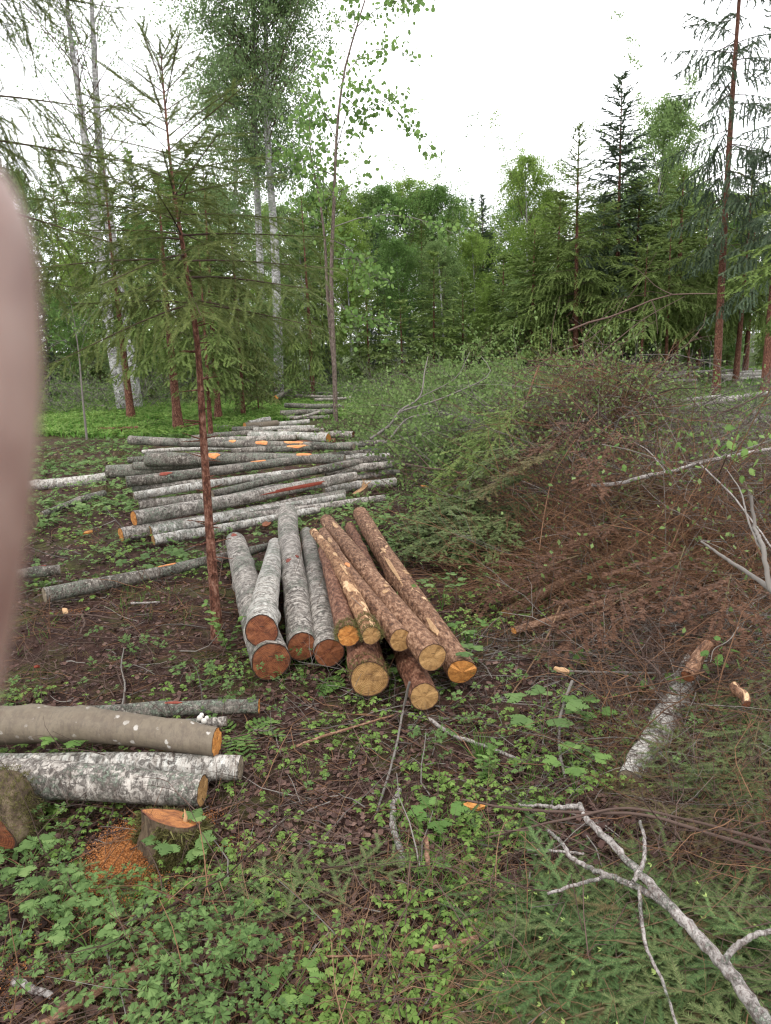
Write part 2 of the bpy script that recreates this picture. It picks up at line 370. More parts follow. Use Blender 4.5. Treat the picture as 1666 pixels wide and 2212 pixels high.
def log(key, name, A, B, r0, r1, bark, cutA, cutB, label, group=None, bend=0.0, sag=0.0, scars=(), cat='log', rough=1.0, segs=30, sides=26, knots=6, broken=False):
    """A, B world end centres (numpy); local x runs A -> B"""
    rg = np.random.default_rng(abs(hash(key)) % 99991 if False else sum(ord(ch)*(i+3) for i, ch in enumerate(key)))
    A = np.asarray(A, float); B = np.asarray(B, float); L = np.linalg.norm(B-A); D = (B-A)/L
    sd = norm(np.cross([0, 0, 1.], D)); up = np.cross(D, sd)
    Mx = Matrix([[D[i], sd[i], up[i], A[i]] for i in range(3)]+[[0, 0, 0, 1]])
    t = np.linspace(0, 1, segs); an = np.arange(sides)*2*math.pi/sides
    ph = rg.uniform(0, 6.28, 12); kx = rg.uniform(3, 14, 6)
    cy = bend*np.sin(math.pi*t)+.006*rough*np.sin(5*t+ph[0]); cz = sag*np.sin(math.pi*t)+.006*rough*np.sin(6*t+ph[1])
    rad = r0+(r1-r0)*t
    Rr = rad[:, None]*(1+rough*(.022*np.sin(2*an[None]+ph[2]+2*t[:, None])+.018*np.sin(3*an[None]+ph[3]-kx[0]*t[:, None])+.014*np.sin(kx[1]*2*t[:, None]+ph[4]+an[None])+rg.normal(0, .009, (segs, sides))))
    for _ in range(knots):
        tk, ak = rg.uniform(.08, .92), rg.uniform(0, 6.28)
        dt = (t[:, None]-tk)*L/.05; da = (np.angle(np.exp(1j*(an[None]-ak))))*rad.mean()/.035
        Rr = Rr+.20*min(.08, rad.mean())*rough*np.exp(-(dt**2+da**2))
    V = np.stack([np.broadcast_to((t*L)[:, None], Rr.shape), cy[:, None]+Rr*np.cos(an)[None], cz[:, None]+Rr*np.sin(an)[None]], -1)
    if broken: V[0, :, 0] += .02*np.cos(an+1)+rg.uniform(-.004, .004, sides)
    mb = MB(); i = np.arange(segs-1)[:, None]*sides; j = np.arange(sides)[None]; k = (j+1) % sides
    mb.add(V.reshape(-1, 3), None, np.stack([i+j, i+sides+j, i+sides+k, i+k], -1).reshape(-1, 4))
    body = mb.build(name, bark, smooth=True); body.matrix_world = Mx
    body.data.flip_normals() if False else None
    tag(body, label, cat, group)
    if cutA: disc_mesh('cut_face', V[0], V[0].mean(0), np.array([-1., 0, 0]), cutA, body, .012 if broken else .002, 1)
    if cutB: disc_mesh('cut_face', V[-1], V[-1].mean(0), np.array([1., 0, 0]), cutB, body, .002, 2)
    for (ts, as_, ln, wd, mt) in scars:
        scar(body, V, t, an, L, rad, ts, as_, ln, wd, mt, rg)
    LOGS[key] = (body, V, L)
    return body
def scar(body, V, t, an, L, rad, ts, ang, ln, wd, mt, rg, name='cut_scar'):
    """oval axe or branch scar lying on the log surface; ang 90 = top, 0 = one side"""
    i = ts*(len(t)-1); i0 = int(min(i, len(t)-2)); fr = i-i0
    cen = V[i0].mean(0)*(1-fr)+V[i0+1].mean(0)*fr; r_ = rad[i0]*(1-fr)+rad[i0+1]*fr
    nr, na = 4, 18; vs = []; uvs = []; a0 = R(ang)
    for q in range(nr+1):
        for w_ in range(na):
            th = 2*math.pi*w_/na; e = q/nr*(1+.14*math.sin(3*th+ts*9)+.1*math.sin(5*th+ang))
            dx, da = e*ln/2*math.cos(th), e*wd/2*math.sin(th)/r_
            rr = r_*1.028+.004+(-.002 if q < nr else -.014)
            vs.append((cen[0]+dx, cen[1]+rr*math.cos(a0+da), cen[2]+rr*math.sin(a0+da))); uvs.append((.9*e*math.cos(th), .9*e*math.sin(th)))
    F = []
    for q in range(nr):
        for w_ in range(na):
            F.append((q*na+w_, (q+1)*na+w_, (q+1)*na+(w_+1) % na, q*na+(w_+1) % na))
    me = bpy.data.meshes.new(name); me.from_pydata(vs, [], F); uv = me.uv_layers.new(name='UVMap')
    for lp in me.loops: uv.data[lp.index].uv = uvs[lp.vertex_index]
    me.materials.append(mt); o_ = bpy.data.objects.new(name, me); COL.objects.link(o_); o_.parent = body
def plog(key, name, a, za, da, b_, zb, db, bark, ca, cb, label, group=None, **k):
    """a, b pixel centres of the two ends, z heights of their axes, d pixel thicknesses"""
    A = at(a[0], a[1], za); B = at(b_[0], b_[1], zb)
    return log(key, name, A, B, da/2/pxm(A[1], za), db/2/pxm(B[1], zb), bark, ca, cb, label, group, **k)

GA = 'logs laid side by side in the front pile'
plog('A1', 'birch_log', (585, 1428), .10, 84, (507, 1170), .085, 44, M['birch'], M['cut_red'], M['cut_red'],
     'mottled grey birch log at the far left of the front pile, lying on the ground', GA, scars=[(.965, 80, .10, .05, M['scar_red'])])
plog('A2', 'birch_log', (566, 1361), .245, 71, (594, 1175), .09, 30, M['birch_w'], M['cut_red'], None,
     'white birch log resting on the leftmost log, round red-brown cut end raised highest', GA)
plog('A3', 'birch_log', (650, 1395), .11, 64, (621, 1108), .13, 42, M['birch'], M['cut_red'], M['cut_grey'],
     'long pale birch log reaching farthest back in the front pile, dark red end', GA, scars=[(.42, 70, .09, .045, M['scar_red']), (.45, 115, .06, .03, M['scar_red'])])
plog('A4', 'birch_log', (713, 1409), .10, 64, (662, 1152), .09, 29, M['birch'], M['cut_red'], None,
     'birch log with streaked white bark touching the first brown log of the front pile', GA)
plog('A11', 'spruce_log', (800, 1468), .11, 81, (742, 1210), .09, 40, M['spruce_dark'], M['cut_tan'], None,
     'thickest spruce log at the bottom of the front pile, with the biggest tan end', GA)
plog('A9', 'spruce_log', (915, 1504), .085, 62, (757, 1138), .08, 22, M['spruce_dark'], M['cut_tan'], M['cut_tan'],
     'wet red-brown spruce log at the bottom of the front pile, its end nearest the camera', GA)
plog('A5', 'spruce_log', (756, 1376), .25, 49, (702, 1190), .22, 30, M['spruce_dark'], M['cut_orange'], None,
     'short-looking brown log with mossy collar and bright orange ringed end beside the white birch', GA)
plog('A6', 'spruce_log', (804, 1371), .29, 41, (676, 1147), .27, 16, M['spruce_peeled'], M['cut_tan'], M['cut_tan'],
     'thin crooked log with big patches of peeled orange bark and a mossy collar', GA, bend=-.03, scars=[(.28, 80, .16, .035, M['scar_pale']), (.45, 95, .3, .02, M['scar_pale']), (.62, 100, .12, .03, M['scar_pale']), (.75, 90, .1, .03, M['scar_pale'])])
plog('A7', 'spruce_log', (863, 1381), .25, 50, (698, 1147), .2, 20, M['spruce'], M['cut_tan'], M['cut_tan'],
     'brown spruce log lying between the thin peeled log and the thick one to its right', GA, bend=.02, scars=[(.8, 80, .2, .03, M['scar_pale']), (.5, 90, .12, .035, M['scar'])])
plog('A8', 'spruce_log', (934, 1417), .245, 61, (704, 1124), .2, 29, M['spruce'], M['cut_tan'], M['cut_tan'],
     'thick reddish spruce log on top of the pile, round tan end with torn bark collar', GA, scars=[(.85, 90, .25, .04, M['scar_pale']), (.27, 75, .07, .04, M['scar_pale']), (.3, 100, .05, .03, M['scar_pale'])])
plog('A10', 'spruce_log', (996, 1452), .12, 62, (777, 1111), .14, 32, M['spruce'], M['cut_orange'], M['cut_tan'],
     'rightmost spruce log of the front pile with long stripped bark streak and splintered end', GA, broken=True,
     scars=[(.45, 60, .7, .03, M['scar_pale']), (.13, 60, .28, .035, M['scar_pale']), (.6, 70, .3, .03, M['scar_pale']), (.42, 120, .1, .05, M['scar_pale'])])

GB = 'birch and alder logs in the second pile'
bd, bw, bb = M['birch_d'], M['birch_w'], M['birch']
CO, CR, CT, CG = M['cut_orange'], M['cut_red'], M['cut_tan'], M['cut_grey']
SC = M['scar']
B_ = [ # key, left px, z, d, right px, z, d, bark, cuts, label, scars, bend
 ('b1', (262, 1157), .06, 31, (744, 1066), .06, 16, bb, CO, CG, 'lowest birch log of the second pile, bright orange end farthest left', [], .0),
 ('b2', (283, 1153), .055, 26, (650, 1094), .055, 16, bd, CT, CG, 'dark grey log with tan end between the orange-ended log and the next white one', [], .0),
 ('b3', (324, 1148), .06, 26, (742, 1072), .07, 16, bw, CT, CG, 'white birch log with tan end above the frontmost log of the second pile', [], .0),
 ('b4', (332, 1168), .05, 22, (690, 1102), .05, 15, bw, CT, CG, 'frontmost white birch log of the second pile, lying on the green leaves', [], .01),
 ('b4b', (494, 1122), .045, 17, (831, 1077), .06, 15, bb, CT, CG, 'thin lichen-covered log behind the far ends of the front pile', [], .02),
 ('b5', (290, 1121), .17, 34, (768, 1030), .20, 20, bb, CO, CG, 'thick mottled birch log with orange end on top at the front of the second pile', [(.72, 10, .9, .035, M['scar_red'])], .03),
 ('b6', (300, 1090), .10, 24, (660, 1052), .12, 20, bb, CG, CG, 'pale log with dark peeling patches lying behind the thick orange-ended log', [], .0),
 ('b7', (289, 1070), .2, 18, (700, 1014), .24, 17, bw, CG, CG, 'smooth whitish birch log between the crooked log and the dark scarred one', [], .03),
 ('b8', (286, 1056), .16, 12, (560, 1030), .2, 12, bb, CG, CG, 'thin grey pole squeezed under the dark scarred log', [], .0),
 ('b9', (273, 1040), .25, 24, (817, 974), .34, 15, bd, CG, CG, 'long dark log with red scar near its left end crossing the whole second pile', [(.14, 60, .13, .05, M['scar_red']), (.5, 100, .16, .06, SC)], -.02),
 ('b10', (460, 1066), .2, 16, (817, 991), .30, 18, bd, CG, CG, 'crooked lichened log rising to the right under the long dark log', [], .05),
 ('b11', (232, 1019), .17, 29, (470, 1008), .2, 26, bd, CG, CG, 'thick dark log sticking out farthest left of the second pile', [], .0),
 ('b12', (289, 1006), .24, 19, (560, 1004), .24, 17, bd, CG, CG, 'dark short-ended log under the fat black and white one', [], .0),
 ('b13', (317, 992), .32, 30, (745, 990), .33, 20, bd, CG, CG, 'fat black and white log with orange axe scar near the young spruce trunk', [(.36, 40, .14, .07, SC), (.8, 70, .18, .05, SC)], .0),
 ('b14', (277, 995), .2, 14, (520, 985), .2, 12, bd, CG, CG, 'slim dark log just behind the left end of the fat black and white one', [], .0),
 ('b15', (307, 976), .25, 9, (520, 965), .25, 9, bw, CG, CG, 'thin pale pole showing under the topmost log of the second pile', [], .0),
 ('b16', (282, 951), .43, 20, (765, 966), .43, 14, bd, CG, CG, 'topmost dark log of the second pile with a row of orange axe scars', [(.50, 60, .1, .045, SC), (.63, 45, .18, .06, SC), (.76, 75, .26, .06, SC)], -.03),
 ('b17', (500, 976), .40, 13, (832, 957), .44, 13, bd, CG, CG, 'slender dark log overlapping the right half of the topmost log', [(.42, 60, .24, .05, SC), (.5, 85, .1, .05, SC)], .02),
 ('b18', (760, 1008), .2, 12, (862, 1000), .2, 14, bd, CG, CG, 'log end poking out right of the second pile, uppermost of three', [], .0),
 ('b19', (700, 1020), .22, 17, (846, 1004), .24, 16, bb, CG, CG, 'grey log end just under the tips of the long dark logs at the right', [], .0),
 ('b20', (740, 990), .3, 12, (842, 983), .32, 12, bw, CG, CG, 'white log tip poking out right above the other right-hand tips', [], .0),
 ('b21', (770, 1030), .14, 12, (862, 1019), .14, 12, bb, CG, CG, 'log end poking out right of the second pile, middle of three', [], .0),
 ('b22', (700, 1058), .08, 18, (855, 1040), .08, 19, bw, CG, CG, 'pale log behind the splintered stump at the right of the second pile', [], .0),
 ('b23', (55, 1052), .06, 22, (232, 1032), .07, 22, bw, CG, CG, 'white birch log lying alone left of the second pile', [], .0),
]
for (key, a, za, da, c_, zc, dc, bk, ca, cb, lab, sc_, bn) in B_:
    plog(key, 'birch_log', a, za, da, c_, zc, dc, bk, ca, cb, lab, GB, scars=[(a_, 180-b_, c_*1.15, d_*1.3, e_) for a_, b_, c_, d_, e_ in sc_], bend=bn, sides=18, segs=26)
GC = 'logs in the third pile'
C_ = [
 ('c1', (540, 940), .14, 17, (710, 945), .16, 20, bw, CG, CO, 'white birch log with round orange end facing right in the third pile', []),
 ('c2', (690, 938), .14, 12, (763, 939), .14, 15, bb, CG, CR, 'short grey log with reddish end right of the round orange end', []),
 ('c3', (461, 940), .1, 13, (590, 934), .12, 11, bd, CO, CG, 'dark log with pale orange left end just right of the young spruce trunk', []),
 ('c4', (415, 945), .06, 12, (520, 940), .08, 11, bd, CO, CG, 'dark log whose orange end is the leftmost of the third pile', []),
 ('c5', (395, 955), .1, 13, (640, 944), .16, 12, bb, CG, CG, 'long grey log at the front of the third pile', []),
 ('c6', (529, 922), .13, 17, (600, 915), .13, 14, M['alder'], CO, CG, 'stout log with broad orange cut facing the camera in the third pile', []),
 ('c7', (537, 913), .12, 9, (583, 906), .14, 11, bw, CG, CG, 'short white log tip at the back of the third pile', []),
 ('c8', (545, 921), .1, 11, (668, 911), .1, 10, bw, CG, CG, 'long white log running right from the broad orange cut', []),
 ('c9', (501, 929), .1, 13, (560, 926), .1, 12, bd, CO, CG, 'dark log with yellow-orange end between two darker ends', []),
 ('c10', (548, 928), .12, 10, (680, 922), .12, 9, bw, CG, CG, 'pale pole just above the white birch log of the third pile', []),
 ('c11', (600, 931), .1, 9, (700, 928), .1, 8, bb, CG, CG, 'grey pole behind the round orange end of the third pile', []),
 ('c12', (455, 923), .05, 9, (505, 922), .06, 9, bb, CG, CG, 'grey pole lying at the back left of the third pile', []),
 ('c13', (640, 955), .08, 10, (725, 952), .1, 11, M['spruce_dark'], CR, CR, 'small reddish log under the round orange end', []),
 ('d1', (617, 876), .18, 11, (742, 878), .18, 10, bd, CG, CG, 'dark upper log of the fourth pile beyond the thin aspen', []),
 ('d2', (606, 893), .12, 13, (722, 888), .14, 11, bd, CR, CG, 'dark brown-ended lower log of the fourth pile beyond the thin aspen', []),
 ('d3', (606, 903), .05, 7, (712, 900), .06, 7, bb, CG, CG, 'grey pole on the ground in front of the fourth pile', []),
 ('d4', (634, 905), .12, 6, (690, 890), .2, 6, bb, CG, CG, 'crooked pole lying aslant on the fourth pile', []),
 ('e1', (596, 859), .15, 11, (624, 846), .16, 12, bd, CO, CG, 'dark short log with orange cut at the far end of the clearing', []),
 ('e2', (640, 855), .08, 6, (722, 857), .1, 6, bb, CO, CG, 'thin log with orange tip among the farthest logs', []),
 ('e3', (680, 864), .06, 6, (760, 859), .06, 6, bb, CG, CG, 'grey log lowest among the farthest logs', []),
 ('e4', (655, 849), .06, 5, (735, 850), .1, 5, bw, CG, CG, 'pale log highest among the farthest logs', []),
]
for (key, a, za, da, c_, zc, dc, bk, ca, cb, lab, sc_) in C_:
    plog(key, 'birch_log', a, za, da, c_, zc, dc, bk, ca, cb, lab, {'c': GC, 'd': 'logs in the fourth pile', 'e': 'farthest logs in the clearing'}[key[0]], scars=sc_, sides=14, segs=14)
GF = 'logs in the near left pile'
plog('F1', 'birch_log', (560, 1526), .07, 30, (-60, 1548), .08, 34, M['birch_d'], CO, None, 'thin lichened log with orange end at the back of the near left pile', GF, scars=[(.3, 80, .1, .02, M['scar_red'])])
plog('F2', 'alder_log', (469, 1600), .16, 60, (-160, 1560), .18, 88, M['alder'], CO, None, 'smooth tan-brown alder log with white blotches and oval orange end', GF, bend=-.03, scars=[])
plog('F3', 'birch_log', (490, 1556), .05, 20, (200, 1580), .05, 22, M['birch'], CG, None, 'short grey log tip hidden behind the tan alder log', GF)
plog('F4', 'birch_log', (521, 1658), .07, 50, (-110, 1652), .075, 52, M['birch_w'], CG, None, 'white-blotched birch log below the tan alder log, its end farthest right', GF)
plog('F5', 'birch_log', (437, 1706), .10, 62, (-130, 1672), .11, 84, M['birch'], CT, None, 'thick birch log with lichen crust lying just behind the mossy stump', GF)
plog('G1', 'birch_log', (97, 1288), .05, 34, (600, 1178), .05, 16, M['birch_d'], CG, CG, 'long thin lichened log lying alone on the brown ground left of the spruce trunk', scars=[(.48, 90, .16, .025, SC)])
plog('G2', 'birch_log', (-60, 1252), .05, 24, (131, 1231), .05, 22, M['birch_d'], CG, CG, 'short lichened log end poking in at the left edge', scars=[(.75, 80, .12, .02, M['scar_red'])])
plog('G3', 'birch_log', (90, 1112), .05, 12, (225, 1066), .1, 14, M['birch_d'], CG, CG, 'crooked lichened branch log left of the second pile', bend=.05)
plog('G4', 'spruce_log', (213, 929), .06, 10, (300, 925), .06, 8, M['spruce_dark'], M['cut_red'], CG, 'small dark log with red end lying on the bright grass')
plog('H1', 'birch_log', (1512, 1415), .08, 46, (1360, 1690), .06, 52, M['birch_w'], None, CG, 'rotting white birch log half buried in twigs at the right', cat='log')
plog('H2', 'fallen_spruce_stem', (1110, 1363), .07, 17, (1560, 1222), .12, 14, M['branch_brown'], CO, None, 'slim spruce stem with orange cut end sticking out of the red twig heap', cat='log')
plog('H3', 'fallen_spruce_stem', (1090, 1325), .04, 24, (1440, 1150), .17, 18, M['branch_brown'], CT, None, 'brown spruce stem half hidden in the red twig heap, above the cut one', cat='log')
plog('H4', 'spruce_log', (1482, 1462), .20, 25, (1530, 1395), .27, 22, M['spruce'], M['cut_red'], SC, 'pinkish short log piece lying across the rotting birch log', cat='log')
plog('H5', 'branch_stub', (1589, 1480), .22, 15, (1612, 1520), .2, 14, M['spruce'], CR, CR, 'short peeled reddish stub among boughs at the right', cat='branch piece')

# far logs on the right between the trunks
rg = np.random.default_rng(5)
for i in range(14):
    y0 = 796+i*2.1+rg.uniform(-1, 1); x0 = rg.uniform(1340, 1400); x1 = x0+rg.uniform(90, 150)
    plog('r%d' % i, 'birch_log', (x0, y0+3), .1+.06*(14-i)/4, 6, (x1, y0-3), .1+.06*(14-i)/4, 6, [bd, bw, bb][i % 3], CG, CG,
         'grey log in the far pile seen between the red spruce trunks', 'logs in the far right pile', sides=8, segs=6, knots=0)
for i in range(8):
    x0 = rg.uniform(1530, 1600); y0 = 800+i*2.5
    plog('s%d' % i, 'birch_log', (x0, y0+2), .1+.05*(8-i)/3, 6, (x0+rg.uniform(70, 120), y0-3), .1+.05*(8-i)/3, 6, [bd, bw, bb][i % 3], CG, CG,
         'grey log in the far pile right of the tall spruce trunk', 'logs in the far pile behind the tall spruce', sides=8, segs=6, knots=0)
R_ = [((1429, 870), (1556, 856), 9, 'white log lying level with the foot of the tall spruce'),
      ((1440, 882), (1600, 862), 9, 'mossy pale log just in front of the tall spruce foot'),
      ((1300, 872), (1470, 892), 7, 'thin pale log behind the brush left of the tall spruce'),
      ((1530, 880), (1680, 905), 9, 'whitish log among grey branches right of the tall spruce'),
      ((1545, 862), (1700, 845), 8, 'pale log running out of the frame right of the tall spruce'),
      ((1500, 905), (1640, 935), 9, 'pale log in the grey branch tangle at the right edge'),
      ((1580, 915), (1700, 900), 8, 'grey log topmost in the tangle at the right edge')]
for i, (a, c_, d_, lab) in enumerate(R_):
    plog('q%d' % i, 'birch_log', a, .3, d_, c_, .3, d_, [bw, bb][i % 2], CG, CG, lab, sides=10, segs=8, knots=0)

# ------------------------------------------------------------------ templates for foliage
def needle_twig(n, ln, wd, spread=55, seed=0, flat=.5):
    """unit twig along x: needles as slim triangles all round"""
    rg = np.random.default_rng(seed); V = []; F = []
    for i in range(n):
        x = (i+.3)/n; s_ = 1 if i % 2 else -1
        a = R(spread+rg.uniform(-12, 12)); e = rg.uniform(-.5, 1.)*flat*1.2
        d = np.array([math.cos(a), s_*math.sin(a)*math.cos(e), math.sin(a)*math.sin(e)])
        l_ = ln*rg.uniform(.8, 1.15)*(1-.35*x); p = np.array([x, 0, 0])
        sd = np.cross(d, [0, 0.2*s_, 1.]); sd /= np.linalg.norm(sd); k = len(V)
        V += [p-sd*wd/2, p+sd*wd/2, p+d*l_]; F.append((k, k+1, k+2))
    k = len(V)
    d = np.array([1, 0, 0.]); V += [np.array([.0, -wd*.5, 0]), np.array([.0, wd*.5, 0.0]), np.array([1.08, 0, 0])]; F.append((k, k+1, k+2))
    return np.array(V), np.array(F)
TW_NEAR = [needle_twig(44, .21, .042, seed=i) for i in range(3)]
TW_MID = [needle_twig(20, .27, .15, seed=10+i) for i in range(3)]
TW_FAR = [needle_twig(10, .38, .26, seed=20+i) for i in range(2)]
LEAF = (np.array([(0, 0, 0), (.5, .34, -.06), (1, 0, 0.02), (.5, -.34, -.06)], float), np.array([(0, 1, 2), (0, 2, 3)]))
def round_leaf(seed=0):
    a = np.linspace(0, 2*math.pi, 7)[:-1]; v = [(0, 0, 0)]+[(.5-.5*math.cos(t_), .42*math.sin(t_), -.05*abs(math.sin(t_))) for t_ in a[1:]]
    return np.array(v, float), np.array([(0, i, i+1) for i in range(1, 5)])
RLEAF = round_leaf()

def add_segs(mb, tmpl, P, D, ln, rng, mi, roll=.6):
    n = len(P); pick = rng.integers(0, len(tmpl), n)
    F_ = frames(D, roll=rng.uniform(-roll, roll, n))*np.asarray(ln)[:, None, None]
    for k, (tv, tt) in enumerate(tmpl):
        s_ = pick == k
        if s_.any(): mb.inst(tv, tt, F_[s_], P[s_], mi)

def spruce(label, H, z0, Rad, seed, tmpl, seg, ds, needles, trunk_r, trunk_path=None, dz=.3, nb=5, droop=.35, hang=.35, elev=(-15, 42), top_bare=0., stubs=0., trunk_mat=None, loc=(0, 0, 0), sub=2, gap=0., prof=.85, group=None, name='spruce_tree', width=1.0, thin=2.):
    rng = np.random.default_rng(seed); root = empty(name, loc)
    tag(root, label, 'tree', group)
    if trunk_path is None:
        zz = np.linspace(-.1, H, 14); trunk_path = np.stack([.02*H*np.sin(zz/H*3+seed)*.3, .02*H*np.cos(zz/H*2+seed)*.3-.02*H*.3, zz], -1)
    tp = np.asarray(trunk_path); tp = spline(tp, 60)
    zs = tp[:, 2]
    tb = MB(); fl_ = 1+.45*np.exp(-np.maximum(tp[:, 2]-max(0, tp[0, 2]), 0)/(trunk_r*2.2)); tb.tubes(tp[None], (trunk_r*fl_*(1-np.linspace(0, 1, len(tp))*.93)*(1+rng.normal(0, .025, len(tp))))[None], 11)
    ftr = lambda z: np.array([np.interp(z, zs, tp[:, 0]), np.interp(z, zs, tp[:, 1]), z])
    wood_P, wood_R = [], []; SP, SD, SL = [], [], []
    z = z0
    if stubs:
        zz = stubs
        while zz < z0:
            for _ in range(rng.integers(2, 5)):
                a = rng.uniform(0, 6.28); l_ = rng.uniform(.4, 1.)*.1*max(1, trunk_r/.04); b0 = ftr(zz+rng.uniform(-.02, .02))
                q = np.linspace(0, 1, 6)[:, None]; d = np.array([math.cos(a), math.sin(a), rng.uniform(-.1, .3)])
                tb.tubes((b0+q*d*l_*(1.4))[None], (trunk_r*.16*(1-.7*q[:, 0]))[None], 4)
            zz += dz*rng.uniform(.5, 1.2)
    while z < H-.03:
        t = (z-z0)/(H-z0)
        nbr = max(3, int(nb*(1-.4*t))); ph = rng.uniform(0, 6.28)
        for k in range(nbr):
            if rng.random() < gap: continue
            az = ph+2*math.pi*k/nbr+rng.normal(0, .25); L = Rad*((1-t)**prof)*rng.uniform(.7, 1.12)+.05*(1-t)*Rad+.03
            if t < .15: L *= rng.uniform(.55, 1)
            e = R(elev[0]+(elev[1]-elev[0])*t**1.1+rng.normal(0, 6)); zb = z+rng.uniform(-.25, .25)*dz
            b0 = ftr(min(zb, H-.02)); h = np.array([math.cos(az), math.sin(az), 0])
            s_ = np.linspace(0, 1, 6); dr = droop*(1-t)
            path = lambda s: b0+np.outer(L*s*math.cos(e), h)+np.outer(L*(s*math.sin(e)-dr*s**2+.45*dr*s**3), [0, 0, 1])
            wood_P.append(path(s_)); wood_R.append(np.interp(s_, [0, 1], [max(.0065*L, .0028)*(1+trunk_r), .0015]))
            nj = max(2, int(L/ds)); sj = np.linspace(.1+.15*(1-t), .98, nj)+rng.uniform(-.02, .02, nj); sj = np.clip(sj, 0.05, .99)
            if top_bare and t > top_bare: sj = sj[rng.random(nj) < .6] if nj > 2 else sj
            if not len(sj): sj = np.array([.5])
            pj = path(sj); tj = norm(path(sj+.01)-path(sj-.01))
            # needles along the branch itself
            ks = np.arange(.3, 1., seg*.9/L) if L > seg else np.array([.3])
            pk = path(ks); SP.append(pk); SD.append(norm(path(ks+.01)-path(ks-.01))); SL.append(np.full(len(ks), seg*1.05))
            for sg in (-1, 1):
                lj = (.46*L*(1-sj)**.8+.06*min(1, L*2))*rng.uniform(.6, 1.15, len(sj))*width
                side = np.cross([0, 0, 1.], tj); side = norm(side)*sg
                d0 = norm(tj*.75+side*rng.uniform(.6, 1.1, (len(sj), 1))+np.array([0, 0, -1.])*hang*(1-t)*rng.uniform(.3, 1.3, (len(sj), 1)))
                km = max(1, int(math.ceil(lj.max()/seg)))
                p = pj.copy(); d = d0.copy()
                for q in range(km):
                    ok = (q*seg < lj)
                    if not ok.any(): break
                    SP.append(p[ok]); SD.append(d[ok]); SL.append(np.full(ok.sum(), seg)*rng.uniform(.85, 1.15, ok.sum()))
                    for u in range(sub if t < thin else 0):
                        sd2 = norm(np.cross([0, 0, 1.], d[ok]))*(1 if (q+u) % 2 else -1)
                        SP.append(p[ok]+d[ok]*seg*(.3+.5*u)); SD.append(norm(d[ok]*.7+sd2*.8+rng.normal(0, .15, (ok.sum(), 3)))); SL.append(np.full(ok.sum(), seg*.75)*rng.uniform(.6, 1.15, ok.sum()))
                    p = p+d*seg; d = norm(d+np.array([0, 0, -1.])*hang*.6*(1-t)+rng.normal(0, .08, d.shape))
        z += dz*(1-.25*t)*rng.uniform(.8, 1.2)
    SP = np.concatenate(SP); SD = np.concatenate(SD); SL = np.concatenate(SL)
    cb = MB(); add_segs(cb, tmpl, SP, SD, SL, rng, 0); cb.tubes(np.array(wood_P), np.array(wood_R), 4, 1)
    tb.build('trunk', trunk_mat or M['trunk'], root, True); cb.build('crown', [needles, M['twig']], root)
    return root

